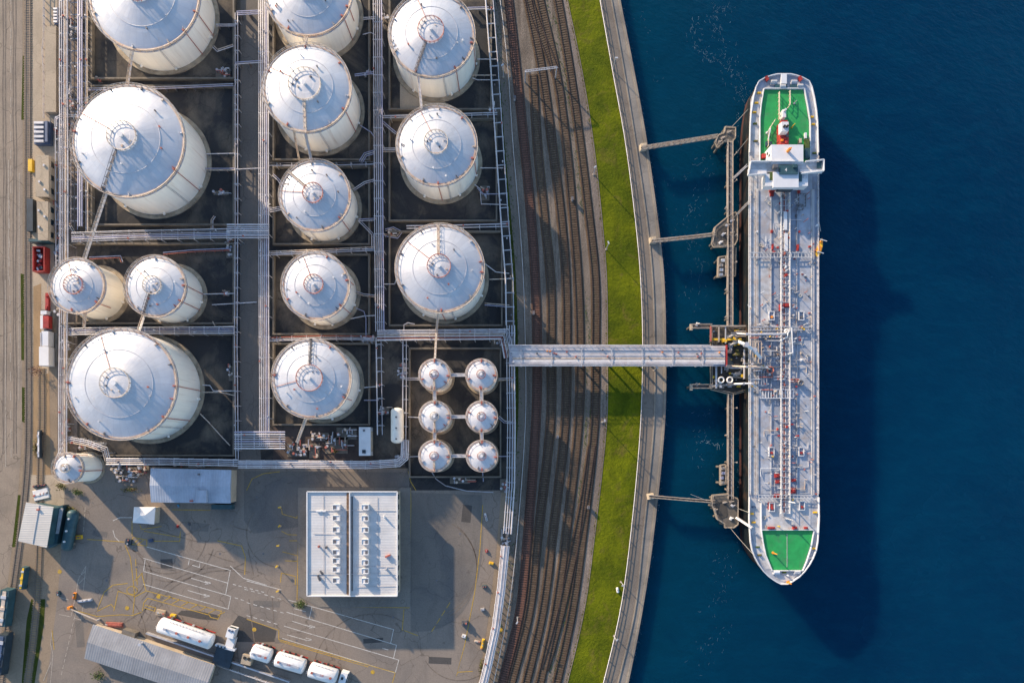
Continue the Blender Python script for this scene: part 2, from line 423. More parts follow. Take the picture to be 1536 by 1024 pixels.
# smooth curve through points given by y (px) -> x (px)
def curve_y(pts, ys):
    out = []
    for y in ys:
        for i in range(len(pts) - 1):
            if pts[i][1] <= y <= pts[i + 1][1] or i == len(pts) - 2:
                p0 = pts[max(i - 1, 0)]; p1 = pts[i]; p2 = pts[i + 1]; p3 = pts[min(i + 2, len(pts) - 1)]
                if i == len(pts) - 2 and y > p2[1]: out.append((p2[0] + (y - p2[1]) * (p2[0] - p1[0]) / (p2[1] - p1[1]), y)); break
                if y < pts[0][1]: continue
                t = (y - p1[1]) / (p2[1] - p1[1]); h = p2[1] - p1[1]
                m1 = (p2[0] - p0[0]) / (p2[1] - p0[1]) * h; m2 = (p3[0] - p1[0]) / (p3[1] - p1[1]) * h
                x = (2 * t**3 - 3 * t**2 + 1) * p1[0] + (t**3 - 2 * t**2 + t) * m1 + (-2 * t**3 + 3 * t**2) * p2[0] + (t**3 - t**2) * m2
                out.append((x, y)); break
        else:
            p1, p2 = pts[0], pts[1]; out.append((p1[0] + (y - p1[1]) * (p2[0] - p1[0]) / (p2[1] - p1[1]), y))
    return out

def offset_path(pts, d):
    """offset a 2d polyline to its left by d, mitred"""
    out = []; n = len(pts)
    for i in range(n):
        a = Vector(pts[max(i - 1, 0)]); p = Vector(pts[i]); b = Vector(pts[min(i + 1, n - 1)])
        t1 = (p - a).normalized() if i > 0 else (b - p).normalized(); t2 = (b - p).normalized() if i < n - 1 else t1
        n1 = Vector((-t1.y, t1.x)); n2 = Vector((-t2.y, t2.x)); m = (n1 + n2)
        if m.length < 1e-4: m = n1.copy()
        m.normalize(); k = 1 / max(.4, m.dot(n1))
        out.append(tuple(p + m * d * k))
    return out

def along(pts, step, start=None):
    """points and headings every step along a polyline"""
    out = []; d = step / 2 if start is None else start
    for i in range(len(pts) - 1):
        a = Vector(pts[i]); b = Vector(pts[i + 1]); L = (b - a).length
        while d < L:
            out.append((tuple(a + (b - a) * (d / L)), math.atan2(b.y - a.y, b.x - a.x))); d += step
        d -= L
    return out

def rail_mb(mb, path, z, h, r=.35, step=10, closed=False, mid=True):
    """hand-rail on a path of 2d points (or 3d) at height z"""
    pp = [(p[0], p[1], (p[2] if len(p) > 2 else z)) for p in path]
    mb.tube([(x, y, q + h) for x, y, q in pp], r, 5, closed=closed)
    if mid: mb.tube([(x, y, q + h * .5) for x, y, q in pp], r * .8, 4, closed=closed)
    seq = pp + ([pp[0]] if closed else [])
    d = 0.
    for i in range(len(seq) - 1):
        a = Vector(seq[i]); b = Vector(seq[i + 1]); L = (b - a).length
        while d < L:
            q = a + (b - a) * (d / L if L else 0); mb.box(q.x, q.y, q.z, r * 1.8, r * 1.8, h); d += step
        d -= L
    return mb

def text_mb(txt, size, x, y, z, rz=0., thick=.15):
    cu = bpy.data.curves.new('t', 'FONT'); cu.body = txt; cu.size = size; cu.extrude = thick; cu.align_x = 'CENTER'; cu.align_y = 'CENTER'
    o = bpy.data.objects.new('t', cu); col.objects.link(o)
    dg = bpy.context.evaluated_depsgraph_get(); me = bpy.data.meshes.new_from_object(o.evaluated_get(dg))
    c, s_ = math.cos(rz), math.sin(rz)
    mb = MB(); mb.add([(x + v.co.x * c - v.co.y * s_, y + v.co.x * s_ + v.co.y * c, z + v.co.z) for v in me.vertices], [tuple(p.vertices) for p in me.polygons])
    bpy.data.objects.remove(o); bpy.data.curves.remove(cu); bpy.data.meshes.remove(me)
    return mb
# ------------------------------------------------------------------ the setting
YS = list(range(-500, 1541, 20))
WATER_E = [(912, -100), (930, 0), (951, 107), (970, 213), (989, 350), (996, 420), (998.5, 520), (997, 633), (979, 811), (963, 917), (942, 1024), (915, 1140)]
KERB = [(898, -100), (917, 0), (936, 107), (953, 213), (970, 330), (979, 420), (982, 526), (981, 633), (964, 811), (952, 917), (927, 1024), (899, 1140)]
GR_R = [(882, -100), (900, 0), (919, 107), (938, 213), (953, 330), (961, 420), (964, 526), (960, 650), (945, 811), (930, 917), (905, 1024), (875, 1140)]
GR_L = [(830, -100), (851, 0), (873, 107), (890, 213), (903, 330), (910, 420), (911, 526), (910, 633), (891, 811), (876, 917), (851, 1024), (822, 1140)]
RB_L = [(728, -100), (744, 0), (758, 107), (766, 213), (776, 330), (783, 420), (786, 526), (786, 633), (772, 811), (758, 917), (733, 1024), (703, 1140)]
GN_L = [(722, -100), (736, 0), (747, 107), (754, 213), (763, 330), (768, 420), (770, 526), (773, 633), (763, 811), (752, 917), (727, 1024), (697, 1140)]
def W(c, z=0., dx=0.): return [P2(x + dx, y, z) for x, y in curve_y(c, YS)]
FAR = 22000.
e = W(WATER_E)
land = [(-FAR, FAR), (e[0][0] - 300, FAR)] + e + [(e[-1][0] - 300, -FAR), (-FAR, -FAR)]
struct(MB().prism(land, -60, 0), 'ground', 'land')
w = MB(); w.add([(-FAR, -FAR, -7), (FAR, -FAR, -7), (FAR, FAR, -7), (-FAR, FAR, -7)], [(0, 1, 2, 3)]); struct(w, 'water', 'water')
struct(MB().ribbon(W(KERB), W(WATER_E, 0, -3.2), .06), 'quay', 'quay')
struct(MB().ribbon(W(GR_R), W(KERB, 0, -1.), .07), 'promenade', 'prom')
struct(MB().ribbon(W(GR_L, 0, 0.), W(GR_R, 0, -.6), .9), 'grass_verge', 'grass')
struct(MB().ribbon(W(GR_L, 0, -17), W(GR_L, 0, 0), .13), 'gravel_path', 'verge')
struct(MB().ribbon(W(RB_L), W(GR_L, 0, -17), .06), 'railway_bed', 'railbed')
struct(MB().ribbon(W(GN_L), W(RB_L, 0, -9), .2), 'grass_strip', 'grass_dark')
struct(MB().ribbon(W(RB_L, 0, -9), W(RB_L), .10), 'side_path', 'prom')
def kerb_strip(c, d0, d1, h, name, m, kind='structure'):
    a, b = W(c, 0, d0), W(c, 0, d1); n = len(a)
    v = [(p[0], p[1], z) for z in (0.02, h) for p in a + b]
    mb = MB(); f = []
    for i in range(n - 1):
        f += [(2 * n + i, 2 * n + i + 1, 3 * n + i + 1, 3 * n + i), (i, i + 1, 2 * n + i + 1, 2 * n + i), (n + i + 1, n + i, 3 * n + i, 3 * n + i + 1)]
    mb.add(v, f); return struct(mb, name, m)
kerb_strip(KERB, -1., .8, 1.2, 'kerb', 'coping')
kerb_strip(WATER_E, -3.2, .3, 1.6, 'quay_coping', 'coping')
kerb_strip(GR_L, -.7, .5, 1.3, 'grass_kerb', 'verge')

def q2(*pts): return [P2(x, y) for x, y in pts]
# left-hand roads
struct(MB().sheet(q2((-900, -500), (33, -500), (34, 300), (33, 560), (34, 640), (27, 740), (18, 820), (8, 900), (-6, 1024), (-60, 1540), (-900, 1540)), .06), 'road', 'road')
struct(MB().sheet(q2((50, -500), (88, -500), (88, 420), (72, 560), (72, 760), (50, 760), (48, 400)), .05), 'pavement', 'concrete')
struct(MB().sheet(q2((44, 712), (98, 712), (96, 760), (40, 760)), .12), 'paved_apron', 'concrete')
struct(MB().sheet(q2((85, 700), (372, 700), (420, 700), (612, 704), (614, 735), (752, 735), (744, 830), (732, 930), (712, 1060), (690, 1300), (20, 1300), (70, 1024), (86, 900), (92, 830)), .10), 'yard', 'yard')
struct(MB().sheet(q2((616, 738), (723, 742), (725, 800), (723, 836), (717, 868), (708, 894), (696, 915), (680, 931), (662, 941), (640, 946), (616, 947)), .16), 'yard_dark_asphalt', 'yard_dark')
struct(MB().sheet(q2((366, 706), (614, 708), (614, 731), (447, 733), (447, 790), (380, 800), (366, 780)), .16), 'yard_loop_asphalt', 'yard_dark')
struct(MB().sheet(q2((32, 1030), (40, 930), (47, 898), (68, 898), (66, 935), (52, 1024), (49, 1060)), .14), 'rough_grass', 'grass_dark')
struct(MB().sheet(q2((34, 84), (39, 84), (38, 180), (32, 180)), .15), 'road_edge_grass', 'grass_dark')
struct(MB().sheet(q2((31, 410), (37, 412), (36, 540), (32, 540)), .15), 'road_edge_grass', 'grass_dark')
struct(MB().sheet(q2((33, 580), (39, 582), (38, 634), (33, 632)), .15), 'road_edge_grass', 'grass_dark')
struct(MB().sheet(q2((27, 742), (31, 742), (24, 820), (18, 820)), .15), 'road_edge_grass', 'grass_dark')
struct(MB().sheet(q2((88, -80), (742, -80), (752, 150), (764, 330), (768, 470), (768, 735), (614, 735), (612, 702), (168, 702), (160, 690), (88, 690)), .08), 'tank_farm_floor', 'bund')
struct(MB().sheet(q2((361, -80), (389, -80), (389, 640), (392, 702), (360, 702), (360, 400)), .14), 'service_road', 'lane')
struct(MB().sheet(q2((86, -80), (116, -80), (116, 690), (86, 690)), .13), 'rack_gravel', 'verge')
struct(MB().sheet(q2((50, 560), (74, 560), (76, 715), (49, 715)), .11), 'dirt_track', 'dirt')
struct(MB().sheet(q2((50, 430), (62, 425), (62, 500), (60, 560), (50, 560)), .12), 'dirt_track', 'dirt')
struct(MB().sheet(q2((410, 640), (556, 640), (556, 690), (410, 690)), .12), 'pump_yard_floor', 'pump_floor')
struct(MB().sheet(q2((447, 731), (616, 731), (616, 910), (480, 910), (447, 893)), .8), 'office_apron', 'apron')
struct(MB().sheet(q2((600, 120), (640, 140), (690, 165), (600, 168)), .13), 'dirt_patch', 'concrete')
struct(MB().sheet(q2((272, 915), (296, 915), (331, 923), (325, 930), (300, 928), (266, 921)), .17), 'asphalt_patch', 'patch')
struct(MB().sheet(q2((358, 922), (415, 945), (412, 962), (352, 962), (345, 940)), .17), 'asphalt_patch', 'patch')

for k, (x_, y_0, w_, h__) in enumerate(((400, 905, 40, 9), (250, 845, 18, 14), (150, 800, 22, 8), (560, 960, 30, 7), (300, 790, 26, 12), (660, 990, 34, 10), (120, 950, 12, 40), (700, 770, 14, 26), (420, 960, 16, 8))):
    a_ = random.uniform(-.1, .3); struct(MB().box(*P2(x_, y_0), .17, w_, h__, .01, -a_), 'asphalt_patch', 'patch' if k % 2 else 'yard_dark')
for x_, y_0 in ((205, 850), (330, 830), (395, 830), (445, 960), (590, 925), (655, 870), (690, 800), (160, 870), (520, 940), (385, 745)):
    struct(MB().cyl(*P2(x_, y_0), .2, .26, 1.6, 10), 'drain_cover', 'steel')
# painted markings ---------------------------------------------------------
def lines(name, m, segs, w=1.1, z=.22):
    mb = MB()
    for s in segs:
        pts = [P2(*p) for p in s]
        l, r = offset_path(pts, w / 2), offset_path(pts, -w / 2); mb.ribbon(l, r, z); 
    return struct(mb, name, m)
def c7(x, y): return (x / 3.835, 757 + y / 3.835)
def c8(x, y): return (370 + x / 3.835, 757 + y / 3.835)
def dash(a, b, n, duty=.55):
    return [[(a[0] + (b[0] - a[0]) * i / n, a[1] + (b[1] - a[1]) * i / n), (a[0] + (b[0] - a[0]) * (i + duty) / n, a[1] + (b[1] - a[1]) * (i + duty) / n)] for i in range(n)]
w_ = [[c7(845, 240), c7(1325, 375), c7(1298, 515)], [c7(825, 305), c7(1310, 448)], [c7(825, 380), c7(1298, 515)], [c7(825, 455), c7(1313, 598), c7(1328, 525), c7(1298, 515)], [c7(836, 308), c7(826, 380)],
      [c7(1090, 312), c7(1083, 345)], [c7(1105, 345), c7(1148, 358), c7(1150, 335)], [c7(1325, 350), c7(1400, 420), c7(1534, 460)], [c7(650, 90), c7(690, 72), c7(760, 72)], [c7(650, 145), c7(662, 185), c7(690, 212)],
      [c8(0, 435), c8(200, 487)], [c8(240, 545), c8(845, 715), c8(828, 795)], [c8(230, 615), c8(862, 805), c8(845, 880)], [c8(215, 695), c8(875, 890), c8(855, 965)], [c8(205, 765), c8(855, 965)], [c8(376, 585), c8(360, 652)]]
for a, b in ((c7(1100, 420), c7(1195, 448)), (c7(1080, 490), c7(1185, 520)), (c8(275, 595), c8(340, 612)), (c8(262, 667), c8(380, 703)), (c8(232, 745), c8(350, 778)), (c8(780, 822), c8(815, 832))):
    w_.append([a, b])
for c in (c7(1195, 448), c7(1188, 522), c8(375, 700), c8(355, 773)):
    w_ += [[(c[0] - 4, c[1] - 2.6), (c[0] + 5, c[1])], [(c[0] - 4, c[1] + 1.6), (c[0] + 5, c[1] + .4)]]
w_ += dash(c7(1340, 455), c7(1534, 505), 6) + dash(c7(1350, 532), c7(1419, 553), 2) + dash(c8(0, 560), c8(230, 625), 6) + dash(c8(0, 635), c8(195, 690), 5) + dash(c8(-12, 483), c8(215, 545), 6)
lines('white_road_marking', 'line_w', w_, 1.)
wl = dash((16.5, -60), (16.5, 300), 14, .6) + dash((14, 300), (17, 700), 14, .5) + [[(13, 240), (12.5, 420)], [(8, 420), (8.5, 700)], [(29, 260), (28.5, 600)]]
# yard side road, left
wl += [[(c7(410, 640)), c7(440, 500), c7(450, 430), c7(495, 350)], [c7(480, 490), c7(495, 352)], [c7(455, 450), c7(490, 415)], [c7(452, 415), c7(492, 380)], [c7(345, 530), c7(395, 545)], [c7(340, 628), c7(410, 642)],
       [c7(295, 900), c7(250, 1010)], [c7(300, 720), c7(292, 800), c7(305, 860), c7(290, 1024)], [c7(415, 580), c7(440, 590), c7(430, 650), c7(465, 660), c7(480, 575)]] + dash(c7(430, 640), c7(350, 990), 10, .6) + dash((128, 760), (125, 800), 4, .7)
lines('white_lane_marking', 'line_faint', wl, .8)
y_ = [[c7(720, 230), c7(750, 300), c7(765, 420), c7(775, 520), c7(765, 625)], [c7(780, 310), c7(790, 460)], [c7(815, 390), c7(840, 492), c7(1275, 610), c7(1255, 655), c7(1212, 645), c7(1205, 632), c7(850, 535), c7(828, 560), c7(820, 610)],
      [c7(560, 600), c7(600, 500), c7(650, 460), c7(735, 450)], [c7(655, 610), c7(680, 495), c7(780, 525), c7(838, 495)], [c7(415, 600), c7(560, 640), c7(700, 630), c7(760, 635), c7(815, 615)], [c7(775, 435), c7(820, 390)],
      [c7(835, 575), c7(895, 590), c7(890, 610), c7(830, 590)], [c7(560, 610), c7(640, 570), c7(655, 590)],
      [c7(765, 185), c7(845, 200), c7(845, 235), c7(755, 225), c7(765, 185)], [c7(770, 220), c7(800, 195)], [c7(795, 225), c7(830, 200)], [c7(880, 207), c7(1035, 208), c7(1040, 150), c7(1032, 185), c7(830, 150)], [c7(500, 197), c7(715, 212)],
      [c7(760, 90), c7(760, 180)], [c7(805, 115), c7(815, 140), c7(930, 122)], [c7(1250, 205), c7(1390, 235), c7(1412, 300), c7(1408, 400)], [c7(990, 27), c7(1210, 30)],
      [c8(0, 655), c8(185, 720), c8(185, 772), c8(855, 963), c8(838, 1024)], [c8(190, 782), c8(700, 930)],
      [c8(1358, 0), c8(1342, 250), c8(1312, 500), c8(1255, 800), c8(1205, 985), c8(1215, 960), c8(1300, 955)],
      [c8(300, 0), c8(290, 545)], [c8(945, 0), c8(935, 590), c8(415, 583)], [(447.5, 731), (448, 757)], [(616, 731), (616.5, 757)],
      [c8(200, 20), c8(205, 52), c8(290, 75), c8(290, 60)], [c8(200, 150), c8(240, 170), c8(290, 172)], [c8(245, 205), c8(290, 205)], [c8(205, 268), c8(290, 290)], [c8(220, 320), c8(290, 322)], [c8(195, 445), c8(200, 390), c8(280, 410), c8(280, 460)],
      [(612, 706), (616, 722), (624, 735)], [(370, 735), (378, 718), (395, 710), (420, 707)], [c8(905, 720), c8(985, 750)], [c8(905, 600), c8(895, 720)],
      [c7(1000, 540), c7(970, 520)], [c7(300, 720), c7(312, 830)], [(612, 903), (480, 908)]]
for i in range(7):
    a = c7(940 + i * 52, 552 + i * 14); y_.append([a, (a[0] + 11, a[1] - 6)])
y_ += dash(c8(1170, 560), c8(1055, 740), 4, .7)
y_.append([(c7(760, 490)[0] + 8 * math.cos(k * .5), c7(760, 490)[1] + 6 * math.sin(k * .5)) for k in range(14)])
lines('yellow_road_marking', 'line_y', y_, 1., .24)
tm_ = []
for cx_, cy_, r_, a0, a1 in ((640, 850, 75, -60, 70), (634, 852, 82, -50, 60), (250, 800, 60, 10, 120), (256, 806, 66, 15, 110), (330, 980, 130, 200, 290), (338, 985, 130, 205, 285), (180, 860, 40, -80, 60), (184, 866, 44, -70, 50), (420, 800, 50, 100, 220), (560, 1010, 90, 180, 300), (130, 960, 90, -60, 30), (690, 960, 60, 60, 150)):
    tm_.append([(cx_ + r_ * math.cos(R(a0 + (a1 - a0) * k / 16)), cy_ + r_ * math.sin(R(a0 + (a1 - a0) * k / 16))) for k in range(17)])
for k in range(18):
    x_, y_0 = random.uniform(150, 600), random.uniform(770, 1010); a_ = random.choice([.28, .28, 1.45, -.5]) + random.uniform(-.12, .12); l_ = random.uniform(25, 90)
    tm_.append([(x_, y_0), (x_ + l_ * math.cos(a_) * .5, y_0 + l_ * math.sin(a_) * .5 + 1), (x_ + l_ * math.cos(a_), y_0 + l_ * math.sin(a_))])
for x_ in (5, 9, 20, 24):
    tm_.append([(x_ + random.uniform(-1, 1), y_) for y_ in range(-40, 700, 30)])
tm_ = [s for s in tm_ if all(not (445 < x < 617 and 729 < y < 912) and y < 1300 for x, y in s)]
lines('tyre_mark', 'tyre', tm_, 1.5, .2)
discs = MB()
for c in (c7(912, 526), c7(732, 592), c7(344, 383), c8(44, 715), c8(725, 960), c8(1462, 715)):
    discs.cyl(*P2(*c), .2, .26, 3.2, 10)
struct(discs, 'yellow_ground_marking', 'line_y')

# ------------------------------------------------------------------ railway
def track(label, pts, red=False, y0=-480, y1=1520, gauge=9.6, wid=15., zoff=0., bm=None):
    ys = [y for y in range(y0, y1 + 1, 16)]
    c = [P2(x, y) for x, y in curve_y(pts, ys)]
    t = thing('railway_track', label, 'railway track', (c[len(c) // 2][0], c[len(c) // 2][1], 0), 'railway tracks')
    b = MB()
    l, r = offset_path(c, wid / 2), offset_path(c, -wid / 2); l2, r2 = offset_path(c, wid / 2 - 1.5), offset_path(c, 1.5 - wid / 2)
    zt = (.25 if bm else .55) + zoff
    n = len(c); v = [(p[0], p[1], .14) for p in l] + [(p[0], p[1], zt) for p in l2] + [(p[0], p[1], zt) for p in r2] + [(p[0], p[1], .14) for p in r]
    b.add(v, [(k * n + i, k * n + i + 1, (k + 1) * n + i + 1, (k + 1) * n + i) for k in range(3) for i in range(n - 1)])
    b.build('ballast', bm or ('ballast_red' if red else 'ballast'), t)
    sm = MB()
    for (x, y), a in along(c, 3.6):
        sm.box(x + random.uniform(-.25, .25), y, zt, 1.5, 12.6 + random.uniform(-.6, .6), .3, a + random.uniform(-.03, .03))
    sm.build('sleeper_bed', 'sleeper_pale' if bm else ('sleeper_red' if red else 'sleeper'), t, kind='stuff')
    for s in (-1, 1):
        q = offset_path(c, s * gauge / 2); m = MB()
        for i in range(n - 1): m.bar((q[i][0], q[i][1], zt + .3), (q[i + 1][0], q[i + 1][1], zt + .3), .75, .45 if bm else .9)
        m.build('rail', 'rail_pale' if bm else 'rail', t)
track('easternmost railway track, running alongside the gravel path and grass', [(817, -100), (837, 0), (855, 107), (870, 213), (884, 330), (893, 420), (893.5, 526), (892, 633), (873, 811), (858, 917), (835, 1024), (806, 1140)])
track('brown railway track second from the grass, merging northwards', [(790, -100), (810, 0), (834, 107), (849, 213), (860, 330), (867, 420), (870, 526), (868, 633), (848, 811), (833, 917), (810, 1024), (782, 1140)])
track('dark middle railway track under the small signal gantry', [(773, -100), (792, 0), (813, 107), (828, 213), (842, 330), (849, 420), (850, 526), (848, 633), (828, 811), (814, 917), (789, 1024), (760, 1140)], zoff=.02)
track('dark railway track beside the reddish one, starting near the gantry', [(799, 107), (806, 213), (817, 330), (826, 420), (827, 526), (826, 633), (806, 811), (794, 917), (767, 1024), (738, 1140)], y0=112, zoff=.04)
track('reddish rusty westernmost main railway track next to the path', [(748, -100), (763, 0), (775, 107), (786, 213), (797, 330), (803, 420), (806, 526), (804, 633), (791, 811), (780, 917), (754, 1024), (726, 1140)], True)
track('narrow siding track along the edge of the left road', [(42, -100), (42, 0), (42, 420), (43, 560), (42, 680), (36, 760), (26, 840), (13, 930), (1, 1024), (-14, 1140)], gauge=7, wid=11, bm='verge')
track('overgrown siding track running through the rough grass strip', [(63, 560), (63, 640), (61, 700), (60, 800), (57, 880), (51, 950), (41, 1024), (24, 1140)], y0=552, gauge=7, wid=10, bm='dirt')
track('short turnout track crossing between the two tracks near the top of the yard', [(784, -60), (794, 0), (807, 40), (823, 80), (836, 120), (843, 160)], y0=-56, y1=152, zoff=.06)
track('turnout track curving off the easternmost track in the lower yard', [(889, 660), (874, 760), (858, 840), (843, 910), (826, 975), (812, 1020)], y0=668, y1=1010, zoff=.06)

# ragged grass edges and weeds
def tuft(mb, x, y, z, s):
    for q in range(3):
        a = random.uniform(0, 6.28); u = Vector((math.cos(a), math.sin(a), random.uniform(.2, .9))) * s; w_ = Vector((-math.sin(a), math.cos(a), 0)) * s * .45; p = Vector((x, y, z))
        mb.add([p - w_, p + w_, p + u + w_ * .3, p + u - w_ * .3], [(0, 1, 2, 3)])
tg = MB(); tw = MB()
for c_, sg in ((GR_L, -1), (GR_R, -1)):
    for k in range(1500):
        y_ = random.uniform(-60, 1090); x_ = curve_y(c_, [y_])[0][0] + (random.gauss(-.3, .9) if c_ is GR_L else random.gauss(-1.2, .9)); tuft(tg, *P(x_, y_, .3), random.uniform(.5, 1.4))
for k in range(120):
    y0 = random.uniform(0, 1020); x0 = random.uniform(-45, -8); n_ = random.randint(3, 34)
    for q in range(n_):
        y_ = y0 + random.gauss(0, 12); x_ = curve_y(GR_L, [y_])[0][0] + x0 * .5 - 20 * 0 + random.gauss(0, .9) - 10; tuft(tw, *P(x_, y_, .2), random.uniform(.4, 1.1))
for k in range(500):
    y_ = random.uniform(0, 1020); x_ = curve_y(GN_L, [y_])[0][0] + random.uniform(-1, 9); tuft(tw, *P(x_, y_, .2), random.uniform(.5, 1.5))
struct(tg, 'grass_tufts', 'grass', kind='stuff'); struct(tw, 'trackside_weeds', 'leaf', kind='stuff')
# relay cabinets by the tracks
for k, (px, py, lab) in enumerate(((772, 150, 'small grey relay cabinet on the path west of the tracks near the gantry'), (858, 300, 'small grey relay cabinet between the eastern tracks, upper part'), (836, 655, 'small grey relay cabinet between the tracks below the trestle'), (882, 760, 'small grey relay cabinet beside the gravel path, lower part'), (800, 470, 'small grey relay cabinet just above the trestle by the reddish track'))):
    x, y = P2(px, py); t = thing('relay_cabinet', lab, 'cabinet', (x, y, 0), 'relay cabinets'); MB().box(x, y, .2, 3, 4.4, 7).build('body', 'galv', t); MB().box(x, y, 7.2, 3.6, 5, .7).build('roof', 'steel', t)

# signal gantry across the tracks
a, b = P(788, 106, 30), P(835, 100, 30)
g = thing('signal_gantry', 'thin grey lattice signal gantry spanning the railway tracks', 'gantry', (a[0], a[1], 0))
m = MB(); m.bar(a, b, .8, .8); m.bar((a[0], a[1] - 2.4, 30), (b[0], b[1] - 2.4, 30), .8, .8)
for k in range(13):
    t_ = k / 12; t2 = (k + .5) / 12
    p = (a[0] + (b[0] - a[0]) * t_, a[1] + (b[1] - a[1]) * t_, 30); p2 = (a[0] + (b[0] - a[0]) * t2, a[1] + (b[1] - a[1]) * t2 - 2.4, 30); m.bar(p, p2, .5, .5)
m.build('beam', 'galv', g)
for q in (a, b): MB().box(q[0], q[1] - 1.2, 0, 1.6, 1.6, 30).build('post', 'galv', g)
for k in (.15, .45, .8):
    MB().box(a[0] + (b[0] - a[0]) * k, a[1] + (b[1] - a[1]) * k - 4, 26, 1.6, 1., 4).build('signal_lamp', 'steel', g)

# fences along the corridor
def fence(label, pts, h, m, step=10, cat='fence', name='fence', r=.4):
    o = thing(name, label, cat, (pts[0][0], pts[0][1], 0))
    for (x, y), a_ in along(pts, step, 0.1): MB().box(x, y, 0, r * 2.6, r * 2.6, h, a_).build('post', m, o)
    rm = MB()
    for k in (1., .55): rm.tube([(p[0], p[1], h * k) for p in pts], r, 4)
    rm.build('handrail', m, o); return o
FS = [y for y in range(-300, 1400, 25)]
fence('long white rail fence between the grass and the promenade', [P2(x, y, 3) for x, y in curve_y(GR_R, FS)], 4.5, 'pipe', 26)
fence('long pale fence on the path west of the railway', [P2(x - 2, y, 3) for x, y in curve_y([(735, -100), (752, 0), (764, 107), (771, 213), (781, 330), (787, 420), (790, 526), (790, 633), (777, 811), (764, 917), (742, 1024), (712, 1140)], FS)], 7, 'galv', 28)
fence('pale pipe fence beside the left paved strip', [P2(x, y, 4) for x, y in [(66, -60), (66, 60), (64, 75), (66, 105), (66, 178)]], 6, 'pipe', 12)

# ------------------------------------------------------------------ bunds
def bund(label, x0, y0, x1, y1, h=7., w=2.3):
    (a, b), (c, d) = P2(x0, y1), P2(x1, y0)
    o = [(a, b), (c, b), (c, d), (a, d)]; i = [(a + w, b + w), (c - w, b + w), (c - w, d - w), (a + w, d - w)]
    v = [(p[0], p[1], z) for z in (0, h) for p in o + i]; f = []
    for k in range(4):
        l = (k + 1) % 4; f += [(8 + k, 8 + l, 12 + l, 12 + k), (k, l, 8 + l, 8 + k), (4 + l, 4 + k, 12 + k, 12 + l)]
    mb = MB(); mb.add(v, f); single(mb, 'bund_wall', 'wall', label, 'bund wall', 'concrete bund walls around the tanks')
bund('concrete bund wall round the large tank cut by the top left edge', 140, -60, 354, 122)
bund('concrete bund wall round the upper of the two largest tanks on the left', 140, 131, 354, 340)
bund('concrete bund wall round the pair of small tanks on the left', 96, 366, 354, 487)
bund('concrete bund wall round the lower of the two largest tanks on the left', 102, 501, 354, 684)
bund('concrete bund wall round the middle column tank cut by the top edge and its neighbour', 411, -80, 556, 243)
bund('concrete bund wall round the third tank of the middle column', 411, 251, 556, 369)
bund('concrete bund wall round the fourth tank of the middle column', 411, 382, 556, 503)
bund('concrete bund wall round the lowest tank of the middle column', 411, 515, 556, 638)
bund('concrete bund wall round the top tank of the right column', 584, -60, 738, 168)
bund('concrete bund wall round the second tank of the right column', 584, 180, 746, 334)
bund('concrete bund wall round the third tank of the right column', 584, 348, 754, 490)
bund('concrete bund wall round the six small tanks', 614, 522, 752, 716)

